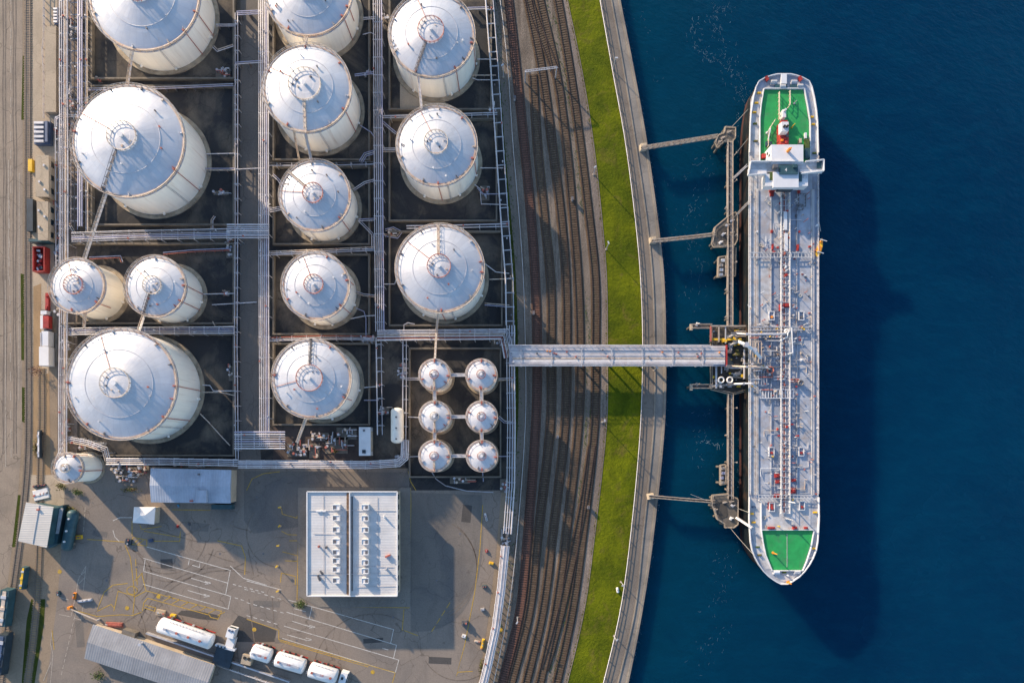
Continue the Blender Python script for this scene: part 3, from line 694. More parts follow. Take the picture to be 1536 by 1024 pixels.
# ------------------------------------------------------------------ tanks
def tank(px, py, Rpx, h, label, pr=.27, roof='roof', shell='shell', stairs=(), red=(-30,), dark_stair=(), group='white storage tanks', small=False, foam=7, N=72):
    X, Y, _ = P(px, py, h); Rr = Rpx * (H - h) / H - 2.2
    t = thing('storage_tank', label, 'storage tank', (X, Y, 0), group)
    rnd = random.Random(int(px * 7 + py))
    if small: N = 40
    ow = 1.4 if small else 2.
    MB().lathe(X, Y, [(Rr - 2, .2), (Rr + (3.5 if small else 6.5), .2), (Rr + (3.2 if small else 6.), 2.), (Rr - 2, 2.)], N).build('foundation', 'found', t, True)
    MB().lathe(X, Y, [(Rr, 1.9), (Rr, h)], N).build('shell', shell, t, True)
    rise = Rr * (.23 if not small else .24)
    zr = lambda r: h + rise * (1 - (max(r, 0) / Rr) ** 1.25)
    prof = [(Rr - .2, h - .1)] + [(Rr * k, zr(Rr * k)) for k in (.95, .85, .7, .55, .45) if k > pr] + [(pr * Rr * .9, zr(pr * Rr * .9))]
    MB().lathe(X, Y, prof, N).build('roof', roof, t, True)
    MB().lathe(X, Y, [(Rr - ow * .8, h - .5), (Rr - ow * .8, h + .9), (Rr + .4, h + .9), (Rr + .4, h - 1.2)], N).build('curb_ring', 'curb', t)
    wk = MB().lathe(X, Y, [(Rr + .5, h - 2.2), (Rr + .5 + ow, h - 2.2), (Rr + .5 + ow, h - 1.5), (Rr + .5, h - 1.5)], N, True).build('rim_walkway', 'galv', t)
    circ = [(X + (Rr + .3 + ow) * math.cos(2 * math.pi * i / N), Y + (Rr + .3 + ow) * math.sin(2 * math.pi * i / N)) for i in range(N)]
    rail_mb(MB(), circ, h - 1.6, 6.5 if not small else 5.5, .38 if not small else .3, 9 if not small else 7, True).build('railing', 'railing', t)
    for f in ((.62,) if not small else ()):
        MB().lathe(X, Y, [(Rr * f - .35, zr(Rr * f - .35) - .1), (Rr * f - .35, zr(Rr * f) + .35), (Rr * f + .35, zr(Rr * f) + .35), (Rr * f + .35, zr(Rr * f + .35) - .1)], N).build('stiffener_ring', 'galv', t)
    # centre platform
    pR = pr * Rr; z0 = zr(pR); z1 = z0 + 2.2
    pf = MB().lathe(X, Y, [(pR, z0 - .3), (pR, z0 + 1.2), (pR * .96, z0 + 1.3), (pR * .55, z0 + 2.2), (pR * .5, z0 + 2.2), (.3, z1 + 1.)], 32).build('centre_platform', 'roof3', t)
    pc = [(X + pR * math.cos(i * math.pi / 14), Y + pR * math.sin(i * math.pi / 14)) for i in range(28)]
    rail_mb(MB(), pc, z0 + 1.2, 4.5, .4 if not small else .3, pR * .33, True).build('platform_railing', 'pipe_red' if rnd.random() < .75 else 'railing', pf)
    hm = MB().cyl(X, Y, z1 + .8, z1 + 5, max(1.4, Rr * .035), 10); hm.cyl(X, Y, z1 + 5, z1 + 6, max(2., Rr * .05), 10); hm.build('centre_vent', 'white', pf, True)
    for k in range(2 if small else 4):
        a = rnd.uniform(0, 6.28); r = pR * rnd.uniform(.45, .8)
        b_ = MB().box(X + r * math.cos(a), Y + r * math.sin(a), z0 + 1.6, rnd.uniform(1.4, 3.2), rnd.uniform(1.2, 2.4), rnd.uniform(1.5, 3), a); b_.build('hatch', rnd.choice(['galv', 'railing', 'pipe_grey', 'steel']), pf)
    # radial stairs over the roof
    for a in list(stairs) + list(dark_stair):
        ca, sa = math.cos(R(a)), math.sin(R(a)); nx, ny = -sa, ca; w = 1.5 if not small else 1.
        rs = [pR + (Rr + ow - pR) * k / 6 for k in range(7)]
        mb = MB()
        for s in (-w, w):
            pts = [(X + r * ca + nx * s, Y + r * sa + ny * s, zr(min(r, Rr)) + .6) for r in rs]
            mb.tube([(x, y, z + 4.) for x, y, z in pts], .35, 4)
            for x, y, z in pts: mb.box(x, y, z - .6, .5, .5, 4.6)
        for k in range(6):
            r = (rs[k] + rs[k + 1]) / 2; mb.box(X + r * ca, Y + r * sa, zr(min(r, Rr)) + .5, rs[1] - rs[0] - .3, 2 * w, .4, R(a))
        mb.build('roof_stair', 'steel' if a in dark_stair else 'railing', t)
    # fire lines down the shell
    for a in red:
        ca, sa = math.cos(R(a)), math.sin(R(a)); mb = MB()
        mb.tube([(X + (Rr - 4) * ca, Y + (Rr - 4) * sa, h + 2.5), (X + (Rr + 1.2) * ca, Y + (Rr + 1.2) * sa, h + 2), (X + (Rr + 1.2) * ca, Y + (Rr + 1.2) * sa, h * .45 if rnd.random() < .3 else 2), ], .55, 6)
        mb.box(X + (Rr - 2) * ca, Y + (Rr - 2) * sa, h + 1, 3, 2, 3, R(a))
        mb.build('fire_line', 'pipe_red', t)
    a0 = rnd.uniform(0, 360)
    for k in range(foam):
        a = R(a0 + k * 360 / foam + rnd.uniform(-14, 14)); r = Rr - 2.5
        mb = MB().box(X + r * math.cos(a), Y + r * math.sin(a), h, 2.6, 1.6, 3, a); mb.cyl(X + (r - 2) * math.cos(a), Y + (r - 2) * math.sin(a), h, h + 4.5, .5, 6)
        mb.build('foam_chamber', rnd.choice(['pipe_red', 'railing', 'galv', 'steel']), t)
    if not small:
        for k in range(5):
            a = rnd.uniform(0, 6.28); r = Rr * rnd.uniform(.45, .88)
            x, y, z = X + r * math.cos(a), Y + r * math.sin(a), zr(r) - .5
            mb = MB().cyl(x, y, z, z + 3.2, .8, 8); mb.cyl(x, y, z + 3.2, z + 4, 1.3, 8); mb.build('roof_vent', rnd.choice(['steel', 'pipe_red', 'galv', 'white']), t)
        # inclined pipe and cable run on the roof
        a = rnd.uniform(1.8, 3.4); ca, sa = math.cos(a), math.sin(a)
        MB().tube([(X + r * ca, Y + r * sa, zr(r) + 1.) for r in (pR, Rr * .5, Rr * .75, Rr - 2)], .4, 5).build('roof_pipe', 'pipe_red', t)
        # shell ladder, manholes near the floor
        a = R(rnd.choice([-50, -75, -100])); ca, sa = math.cos(a), math.sin(a); mb = MB()
        for s in (-.9, .9): mb.bar((X + (Rr + 1.4) * ca - sa * s, Y + (Rr + 1.4) * sa + ca * s, 2), (X + (Rr + 1.4) * ca - sa * s, Y + (Rr + 1.4) * sa + ca * s, h + 3), .4, .4)
        for k in range(int(h / 4)): mb.bar((X + (Rr + 1.4) * ca + sa * .9, Y + (Rr + 1.4) * sa - ca * .9, 3 + k * 4), (X + (Rr + 1.4) * ca - sa * .9, Y + (Rr + 1.4) * sa + ca * .9, 3 + k * 4), .35, .35)
        mb.build('shell_ladder', 'galv', t)
        for a in (-20, -70, -115):
            a = R(a + rnd.uniform(-10, 10)); ca, sa = math.cos(a), math.sin(a)
            mb = MB(); mb.tube([(X + (Rr - .5) * ca, Y + (Rr - .5) * sa, 6), (X + (Rr + 3) * ca, Y + (Rr + 3) * sa, 6)], 1.7, 10); mb.build('manhole', 'shell', t)
    return t, X, Y, Rr, zr
T = {}
L_, F_ = 'white storage tanks', 7
T[1] = tank(217, -6, 84, 56, 'large silver roofed storage tank cut off by the top edge, left column', stairs=(), red=(-18, -42), pr=.24, foam=9)
T[2] = tank(193, 212, 85.5, 76, 'very large silver roofed storage tank, upper of the two biggest', dark_stair=(243,), stairs=(), red=(-32, 170), pr=.26, foam=9)
T[3] = tank(183, 576, 84, 77, 'very large silver roofed storage tank, lower of the two biggest, above the slim tank', stairs=(), red=(-2, -38, 178), pr=.27, foam=9)
T[4] = tank(116.7, 429, 42, 55, 'small storage tank with a shaded cream wall, left one of the small pair', pr=.36, roof='roof2', shell='shell2', red=(-40,), foam=5)
T[5] = tank(234, 430, 46.5, 58, 'smallish storage tank with a dark roof stair, right one of the small pair', pr=.31, roof='roof2', dark_stair=(245,), red=(2, -30), foam=5)
T[7] = tank(463, -10, 66, 56, 'storage tank cut off by the top edge in the middle column', pr=.25, dark_stair=(), stairs=(), red=(-35, -20))
T[8] = tank(461, 133, 67, 68, 'white roofed storage tank with a wide rust railed centre platform, second in the middle column', pr=.37, roof='roof2', stairs=(268,), red=(-30,))
T[9] = tank(473, 294, 54, 54, 'storage tank marked with a faint 2, third in the middle column', pr=.29, stairs=(138,), red=(-42,), foam=6)
T[10] = tank(474, 429, 51.5, 52, 'storage tank marked with a faint 7, fourth in the middle column', pr=.29, stairs=(), red=(-38, 10), foam=6)
T[11] = tank(468, 568, 60, 64, 'storage tank with dark radial stair up its roof, lowest of the middle column', pr=.34, dark_stair=(91,), stairs=(), red=(-30, 175))
T[12] = tank(648, 53, 65, 60, 'storage tank with dark letters on its left roof, topmost of the right column', pr=.31, roof='roof', dark_stair=(246,), red=(-55, -12))
T[13] = tank(655.5, 219, 61, 60, 'storage tank with dark oblong hatch below its platform, second in the right column', pr=.3, roof='roof', stairs=(), red=(-88, -20))
T[14] = tank(660, 403, 67, 62, 'broad silver roofed storage tank, third and lowest in the right column', pr=.27, stairs=(92,), red=(-5, -88))
T[6] = tank(102.7, 701.5, 24, 50, 'slim white tank with red pipework on its wall, beside the yard shed', pr=.3, roof='roof2', small=True, red=(-12, 60), foam=4)
for (x, y, lab) in ((652, 562, 'top left'), (722, 562, 'top right'), (652.5, 624.7, 'middle left'), (722.5, 624.7, 'middle right'), (652, 683.5, 'bottom left'), (723, 683.5, 'bottom right')):
    k = (x, y); T[k] = tank(x, y, 24.5, 50, lab + ' one of the six small white tanks joined by gangways', pr=.3, roof='roof3', small=True, group='six small white tanks', red=(-5, 90, 270), foam=5, stairs=(270,) if x < 700 else ())
T[6][0]['group'] = 'white storage tanks'
# faint painted marks on roofs
def roof_mark(k, txt, dx, dy, size, rz):
    t, X, Y, Rr, zr = T[k]; r = math.hypot(dx, dy); z = zr(r)
    mb = text_mb(txt, size, 0, 0, 0, rz, .05); sl = (zr(r - 1) - zr(r + 1)) / 2; ux, uy = dx / r, dy / r
    mb.v = [(X + dx + a, Y + dy + b, z + .45 - sl * (a * ux + b * uy) + c) for a, b, c in mb.v]; mb.build('painted_mark', 'steel', t)
roof_mark(9, '2', -40, 16, 9, R(80)); roof_mark(10, '7', -38, -6, 8, R(80)); roof_mark(12, '2 7 5', -54, -16, 9, R(-62)); roof_mark(13, '8', -48, 0, 8, R(60))
# ------------------------------------------------------------------ gangways between tanks
def gangway(label, a, b, w=3.2, m='railing', name='gangway', cat='gangway', group='gangways linking the tanks'):
    A, B = Vector(a), Vector(b); t = thing(name, label, cat, a, group)
    d = (B - A); n = Vector((-d.y, d.x, 0)).normalized()
    MB().bar(A, B, w, .5).build('deck', 'galv', t)
    for s in (-1, 1):
        p, q = A + n * s * w / 2, B + n * s * w / 2
        rail_mb(MB(), [tuple(p), tuple(q)], 0, 4.5, .35, 7).build('handrail', m, t)
    return t
def rim(k, deg, extra=2.2, dz=-1.5):
    t, X, Y, Rr, zr = T[k]; a = R(deg); h = max(v.co.z for v in t.children[1].data.vertices) / M
    return (X + (Rr + extra) * math.cos(a), Y + (Rr + extra) * math.sin(a), h + dz)
gangway('sloping gangway between the upper biggest tank and the left small tank', rim(2, 247), rim(4, 75))
gangway('sloping gangway between the right small tank and the lower biggest tank', rim(5, 248), rim(3, 72))
gangway('gangway stairs between the left small tank and the lower biggest tank', rim(4, 287), P(127, 492, 20))
gangway('gangway stairs between the white tank with the wide platform and the tank below it', rim(8, 268), rim(9, 96))
gangway('steep stairs left of the gangway, down from the white tank with the wide platform', rim(8, 253), P(450, 243, 6), 2.)
gangway('gangway between the top and second tanks of the right column', rim(12, 252), rim(13, 112))
gangway('pair of thin stairs below the third right column tank, down to the main pipe rack', rim(14, 268), P(655, 498, 22), 2.6)
gangway('reddish stairs from the lowest middle tank down to the pump yard', rim(11, 262), P(446, 664, 18), 3.4)
gangway('short gangway between the top edge tank and the white tank below it', rim(7, 268), rim(8, 92), 3)
gangway('stairs joining the big top left tank to the one below it', rim(1, 258), P(192, 130, 40), 2.6)
K = [(652, 562), (722, 562), (652.5, 624.7), (722.5, 624.7), (652, 683.5), (723, 683.5)]
for i, j, s in ((0, 2, 'upper left'), (2, 4, 'lower left'), (1, 3, 'upper right'), (3, 5, 'lower right')):
    gangway('short %s gangway running down the picture between two of the six small tanks' % s, rim(K[i], 270, -2), rim(K[j], 90, -2), 4.5, group='gangways of the six small tanks')
for i, j, s in ((0, 1, 'top'), (2, 3, 'middle'), (4, 5, 'bottom')):
    gangway('%s cross gangway between the two columns of small tanks' % s, rim(K[i], 0, 1, -6), rim(K[j], 180, 1, -6), 4, 'pipe', group='gangways of the six small tanks')
gangway('curving link from the main rack down to the top left small tank', P(655, 500, 24), rim(K[0], 88), 2.2, group='gangways of the six small tanks')

# ------------------------------------------------------------------ pipe racks
def rack(label, pts, n, w, z=17., r=.9, step=26., mats=('pipe', 'pipe', 'pipe_grey', 'pipe', 'pipe_blue'), legs=True, name='pipe_rack', beam='galv', posts=True, ladder=False):
    p2 = [P2(x, y, z) for x, y in pts]
    t = thing(name, label, 'pipe rack', (p2[0][0], p2[0][1], 0))
    for i in range(n):
        d = (i / (n - 1) - .5) * w if n > 1 else 0
        rr = r * random.choice([.7, .85, 1., 1.15]); zz = z + random.choice([0, .3, .6]) + rr
        MB().tube([(x, y, zz) for x, y in offset_path(p2, d)], rr, 7).build('pipe', mats[i % len(mats)], t, True)
    bw = w + 3
    for (x, y), a in along(p2, step):
        mb = MB().box(x, y, z - 1.3, 1.2, bw, 1.2, a)
        if legs:
            for s in (-1, 1): mb.box(x - math.sin(a) * s * bw / 2 * .92, y + math.cos(a) * s * bw / 2 * .92, 0, .9, .9, z - 1.2, a)
        mb.build('support_frame', beam, t)
    if posts:   # valves and hand wheels on the lines
        for (x, y), a in along(p2, step * 2.7, step * .8):
            d = random.uniform(-.5, .5) * w
            MB().cyl(x - math.sin(a) * d, y + math.cos(a) * d, z, z + 4.2, 1.1, 8).build('valve', random.choice(['pipe_red', 'galv', 'pipe_grey', 'steel']), t)
    return t
rack('long white pipe rack along the right side of the service road', [(395, -60), (396, 120), (396, 400), (397, 600), (397, 668)], 6, 14, 19, .8, 30)
rack('narrow pipe line on the left verge of the service road', [(355, 20), (355, 130), (355, 340), (354, 520), (356, 690)], 2, 4, 10, .7, 22, ('pipe', 'pipe_grey'))
rack('white pipe rack between the middle and right tank columns', [(566, -60), (567, 120), (568, 300), (569, 420), (570, 497)], 5, 12, 19, .85, 26)
rack('wide old pipe rack on the far left beside the paved strip', [(96, -60), (96, 140), (97, 250), (97, 395), (95, 560), (95, 680)], 5, 11, 17, .85, 24, ('pipe', 'pipe_grey', 'pipe', 'railing', 'pipe_grey'))
rack('thin outer white pipe line left of the old rack', [(86, 178), (86, 300), (87, 400)], 2, 4, 12, .7, 20, ('pipe', 'pipe_grey'))
rack('lilac pipe rack just left of the big upper tanks', [(121, -60), (121, 120), (121, 340)], 3, 6, 15, .9, 24, ('pipe_blue', 'pipe', 'pipe_blue'))
rack('pale pipe pair beside the lilac pipes', [(130, -60), (130, 120), (131, 347)], 2, 3, 14, .7, 24, ('pipe', 'railing'))
rack('dark ladder like pipe frame between the old rack and the lilac pipes', [(112, -60), (112, 160), (112, 345)], 3, 10, 11, .6, 18, ('pipe_grey', 'steel', 'pipe_blue'))
rack('horizontal pipe rack under the upper of the two biggest tanks', [(108, 356), (200, 353), (345, 350)], 6, 13, 17, .9, 24, ('pipe', 'pipe_grey', 'pipe_blue', 'pipe', 'steel', 'pipe'))
rack('wide upper pipe bridge crossing the service road', [(341, 347), (404, 347)], 7, 19, 26, 1., 30, ('pipe', 'pipe_grey', 'pipe'), name='pipe_bridge')
rack('horizontal pipe rack between the small pair and the lower biggest tank', [(94, 498), (150, 496), (352, 495)], 4, 9, 15, .8, 22, ('pipe', 'pipe_grey', 'pipe_blue', 'pipe'))
rack('long horizontal pipe rack above the bluegrey shed', [(160, 692), (250, 692), (357, 694)], 4, 8.5, 16, .85, 22, ('pipe', 'pipe', 'pipe_grey', 'pipe'))
rack('tangle of pipes between the slim white tank and the lower biggest tank', [(98, 658), (130, 664), (158, 674), (162, 690)], 4, 8, 15, .8, 15, ('railing', 'pipe', 'pipe_grey', 'pipe'))
rack('lower pipe bridge of many lines crossing the service road', [(352, 660), (428, 660)], 8, 24, 24, .9, 19, ('pipe', 'pipe_grey', 'pipe', 'pipe_blue'), name='pipe_bridge')
rack('front pipe rack along the edge of the yard above the office building', [(358, 696), (440, 696), (552, 697), (598, 694), (607, 686), (608, 660)], 5, 10, 16, .95, 22, ('pipe', 'pipe', 'pipe_grey', 'pipe', 'pipe'))
rack('upright line of pipes beside the bullet tank', [(606, 690), (607, 600), (607, 510)], 2, 5, 14, .8, 20, ('pipe', 'pipe_grey'))
rack('pair of pipes running down right of the lowest middle tank', [(568, 506), (569, 570), (570, 652)], 2, 7, 15, .8, 20, ('pipe', 'pipe_grey'))
rack('horizontal pipes between the third and fourth tanks of the middle column', [(404, 380), (480, 377), (562, 373)], 3, 5, 13, .8, 22, ('pipe_grey', 'pipe', 'railing'))
rack('horizontal pipes above the lowest tank of the middle column', [(404, 509), (480, 506), (562, 507)], 3, 5, 13, .8, 22, ('pipe_grey', 'pipe', 'pipe_red'))
rack('thin horizontal pipes above the third tank of the middle column', [(404, 247), (470, 247), (562, 245)], 2, 3.5, 11, .7, 22, ('pipe_grey', 'steel'))
rack('teal grey pipe across the bund below the top right column tank', [(574, 176), (640, 174), (746, 171)], 2, 3, 12, .75, 24, ('pipe_grey', 'pipe'))
rack('thin pipes across the bund above the lowest right column tank', [(610, 341), (680, 340), (764, 338)], 2, 3.5, 13, .8, 24, ('pipe', 'pipe_grey'))
rack('thick bundle of white and red pipes above the six small tanks', [(566, 503), (660, 502), (757, 501), (761, 520), (764, 536)], 7, 14, 22, 1., 22, ('pipe', 'pipe_red', 'pipe', 'railing', 'pipe', 'pipe_grey', 'pipe'))
rack('two pipe line on frames along the green strip, right edge of the tank farm', [(728, -60), (734, 0), (742, 107), (749, 213), (757, 330), (764, 420), (765, 488)], 2, 11, 14, .9, 21, ('pipe', 'pipe_grey'))
rack('upright pipe rack right of the six small tanks', [(766, 488), (766, 560), (767, 640), (766, 730), (761, 800)], 4, 11, 20, .95, 22, ('pipe', 'pipe', 'pipe_grey', 'pipe'))
rack('curved white pipe bundle leading to the bottom edge beside the railway', [(758, 818), (752, 880), (744, 940), (731, 1000), (716, 1060), (696, 1130)], 6, 11, 9, 1.15, 20, ('pipe', 'pipe', 'pipe', 'pipe', 'pipe_grey', 'pipe'))

# pipe trestle from land to the jetty
def trestle():
    z = 30.; x0, x1 = 764, 1089; yc = 533.5
    a, b = P(x0, yc, z), P(x1, yc, z); t = thing('pipe_trestle', 'wide white pipe trestle bridge crossing the railway to the jetty', 'pipe bridge', (a[0], a[1], 0))
    hw = 13.6
    d = MB(); d.box((a[0] + b[0]) / 2, a[1], z - 2, b[0] - a[0], hw * 2 + 3, 1.2); d.build('deck', 'pipe_grey', t)
    n = 13
    for i in range(n):
        y = a[1] + (i / (n - 1) - .5) * hw * 1.72; r = random.choice([.75, .9, 1.05])
        m_ = ('pipe', 'pipe', 'white', 'pipe', 'railing', 'pipe')[i % 6] if i < 8 else ('pipe', 'white', 'pipe_grey', 'pipe')[i % 4]
        MB().tube([(a[0] + random.uniform(0, 8), y, z + r), (b[0] - 2, y, z + r)], r, 8).build('pipe', m_, t, True)
    for s in (-1, 1):
        y = a[1] + s * (hw + 1.2)
        rail_mb(MB(), [(a[0], y), (b[0] - 25 if s > 0 else b[0] - 20, y)], z, 5.5, .45, 9).build('railing', 'pipe', t)
    for x in range(int(a[0]) + 16, int(b[0]), 44):
        mb = MB().box(x, a[1], z - 4.5, 3, hw * 2 + 4, 2.5)
        for s in (-1, 1): mb.cyl(x, a[1] + s * hw * .8, -30, z - 4, 1.6, 8)
        mb.build('trestle_leg', 'galv', t)
        MB().box(x, a[1], z + 3, 1., hw * 2 + 2, .6).build('cross_beam', 'galv', t)
    for k in range(16):
        x = random.uniform(a[0] + 20, b[0] - 10); y = a[1] + random.uniform(-3, hw * .6)
        mb = MB().cyl(x, y, z + 1, z + 4, 1.1, 8); mb.box(x, y, z + 3.5, 3.2, .7, .7, random.random()); mb.build('valve', random.choice(['pipe_red', 'orange', 'pipe_red', 'steel']), t)
    MB().box(b[0] + .5, b[1], z - 2, 2, hw * 2 + 4, 4).build('end_beam', 'red', t)
trestle()

# branch pipes ------------------------------------------------------------
BR = [
 ('upper short branch off the top left tank towards the service road', [(324, 38), (352, 38)], 8, 2), ('bent double branch low on the right of the top left tank', [(320, 70), (326, 76), (350, 68)], 8, 2),
 ('pale branch from the upper biggest tank to the roadside line', [(308, 231), (354, 230)], 8, 1), ('second pale branch just below, from the upper biggest tank', [(308, 254), (354, 254)], 8, 2),
 ('bright broken pipe loop in the dark bund left of the service road', [(318, 345), (318, 330), (322, 324)], 6, 2),
 ('red and white pipe beside the small left tank', [(134, 387), (180, 385), (183, 393)], 8, 2), ('long reddish pipes over the dark bund near the small pair', [(245, 380), (290, 376), (344, 374)], 6, 2),
 ('thin branch from the right small tank to the roadside line', [(305, 441), (352, 440)], 8, 1), ('pale branch below it, crossing to the service road', [(318, 457), (353, 455), (385, 453)], 8, 1),
 ('hooked white pipe in the corner above the lower biggest tank', [(319, 482), (323, 490), (352, 489)], 9, 1), ('white line right of the lower biggest tank, upper one', [(304, 577), (315, 578), (320, 586), (352, 586)], 8, 1),
 ('white line right of the lower biggest tank, lower one', [(304, 588), (330, 588), (352, 593)], 8, 1), ('thin diagonal pipe from the lower biggest tank into the dark bund', [(300, 620), (312, 632), (330, 652), (345, 668)], 5, 1),
 ('short branch from the top middle tank to the rack on its right', [(545, 28), (562, 27)], 8, 2), ('hooked branch below the top middle tank', [(544, 52), (556, 49), (562, 52)], 8, 1),
 ('branch from the wide platform tank to the rack, upper', [(532, 113), (561, 109)], 9, 2), ('pale diagonal branch from the wide platform tank to the rack, lower', [(540, 188), (556, 198), (562, 206)], 7, 1),
 ('stub of several pipes left of the rack beside the third middle tank', [(541, 243), (548, 232), (561, 228)], 7, 3), ('bent branch from the upper right of the third middle tank', [(530, 285), (547, 274), (562, 270)], 8, 2),
 ('double branch from the lower right of the third middle tank', [(538, 330), (553, 345), (559, 352), (559, 372)], 7, 2), ('straight branch from the third middle tank across to the rack', [(538, 330), (562, 329)], 9, 2),
 ('branch at mid height of the fourth middle tank to the rack', [(534, 438), (545, 442), (563, 444)], 8, 2), ('curved branch from the lower right of the fourth middle tank', [(534, 462), (546, 467), (549, 478), (549, 503)], 7, 1),
 ('branch under the fourth middle tank to the rack', [(526, 478), (545, 474), (563, 473)], 7, 1), ('left pale bracket pipe beside the third middle tank', [(409, 262), (418, 270), (424, 280)], 9, 2),
 ('wide old branch left of the third middle tank', [(404, 316), (422, 312)], 9, 3), ('thin branch right of the lowest middle tank', [(546, 600), (568, 600)], 8, 1), ('second thin branch higher on the right of the lowest middle tank', [(546, 581), (570, 579)], 8, 1),
 ('branch from the top right column tank to the green strip pipes, upper', [(700, 13), (733, 12)], 9, 2), ('branch from the top right column tank, middle', [(716, 89), (745, 89)], 8, 1), ('branch from the top right column tank, lower', [(708, 113), (744, 113)], 8, 1), ('bent lower branch beside it', [(708, 117), (716, 120), (736, 120)], 6, 1),
 ('branch linking the second right column tank to the rack on its left', [(574, 225), (593, 225)], 10, 3), ('two diagonal pipes from the middle rack to the second right column tank', [(574, 183), (584, 192), (594, 200)], 9, 2),
 ('stepped pale pipe loop right of the second right column tank', [(712, 277), (720, 283), (722, 306), (760, 307)], 8, 1), ('second stepped line above it', [(716, 282), (724, 291), (757, 291)], 8, 1), ('short branch from the second right column tank to the strip', [(720, 252), (755, 252)], 8, 1),
 ('curled white hose beside the middle rack', [(578, 345), (590, 342), (602, 348), (596, 356), (584, 354), (576, 352)], 5, 2), ('bracket shaped branch left of the third right column tank', [(576, 426), (592, 426), (594, 420), (597, 418)], 8, 1),
 ('branch from the third right column tank towards the strip, upper', [(728, 396), (744, 408), (764, 410)], 8, 1), ('straight branch from the third right column tank, lower', [(734, 419), (766, 418)], 8, 1), ('low branch below, towards the strip', [(727, 456), (764, 459)], 8, 2),
 ('hooked white pipe above the main bundle left of the third right column tank', [(606, 500), (606, 487), (612, 484), (622, 486)], 12, 1),
 ('curly branch from the middle right small tank to the upright rack', [(748, 625), (756, 632), (768, 634)], 9, 2), ('branch from the top right small tank to the upright rack', [(748, 569), (772, 568)], 9, 2), ('branch from the bottom right small tank to the upright rack', [(748, 684), (766, 684)], 9, 1),
 ('branch from the middle left small tank to the upright pair', [(612, 625), (630, 626)], 8, 1), ('branch from the bottom left small tank to the upright pair', [(608, 685), (630, 684)], 9, 1), ('branch from the top left small tank to the upright pair', [(608, 568), (630, 568)], 9, 2),
 ('twisted pipe under the bottom left small tank', [(648, 708), (654, 718), (668, 728), (700, 736), (740, 738)], 4, 1), ('short pipe under the bottom right small tank', [(724, 708), (725, 722)], 6, 1),
 ('two lines crossing the service road near the top edge', [(355, 20), (395, 18)], 13, 3), ('upper thin line crossing the service road beside the top left tank', [(354, 95), (398, 92)], 12, 2), ('thin single line crossing the service road beside the upper biggest tank', [(354, 254), (398, 252)], 12, 1),
 ('pale pipe line across the bund above the upper biggest tank', [(131, 134), (240, 132), (350, 127)], 8, 2), ('loop of white pipe joining the two left racks', [(83, 335), (105, 337), (112, 350), (118, 360)], 12, 2), ('white pipe connecting the old rack to the upper biggest tank', [(84, 190), (84, 178), (90, 174), (118, 174)], 14, 2),
 ('curved pipes round the slim white tank', [(84, 690), (92, 672), (97, 660)], 10, 2),
]
for lab, pts, z, n in BR:
    p2 = [P2(x, y, z) for x, y in pts]; t = thing('branch_pipe', lab, 'pipe', (p2[0][0], p2[0][1], 0), 'branch pipes')
    for i in range(n):
        d = (i - (n - 1) / 2) * 2.6
        MB().tube([(x, y, z) for x, y in offset_path(p2, d)], .7, 6).build('pipe', random.choice(['pipe', 'pipe', 'pipe_grey', 'railing', 'pipe_blue']) if 'red' not in lab[:8] or i else 'pipe_red', t, True)
    for (x, y), a in along(p2, 14, 4): MB().box(x, y, 0, .8, 2.6 * n, z - .6, a).build('pipe_stand', 'steel', t)

# small equipment inside the bunds: pump heads, valve groups, hydrants
def manifold(label, px, py, sx, sy, n, name='valve_group', cat='valve group', mats=('pipe', 'pipe_grey', 'railing', 'pipe_red', 'galv'), z=0, group=None, base=True, hmax=9):
    x, y = P2(px, py); t = thing(name, label, cat, (x, y, z), group)
    if base: MB().box(x, y, z + .1, sx, sy, .9).build('plinth', 'wall', t)
    for i in range(n):
        a, b = x + random.uniform(-.45, .45) * sx, y + random.uniform(-.45, .45) * sy; h = random.uniform(.35, 1) * hmax; k = random.random()
        mb = MB()
        if k < .35: mb.cyl(a, b, z + .9, z + h, random.uniform(.8, 1.9), 8); mb.cyl(a, b, z + h, z + h + .8, 2., 8)
        elif k < .7:
            c, d = (random.uniform(.2, .5) * sx, 0) if random.random() < .5 else (0, random.uniform(.2, .5) * sy)
            mb.tube([(a, b, z + .9), (a, b, z + h), (a + c, b + d, z + h), (a + c, b + d, z + .9)], random.uniform(.5, .9), 6)
        else: mb.box(a, b, z + .9, random.uniform(1.5, 4), random.uniform(1.5, 4), h * .6, random.random())
        mb.build('valve' if k < .35 else ('pipe' if k < .7 else 'cabinet'), random.choice(mats), t)
    return t
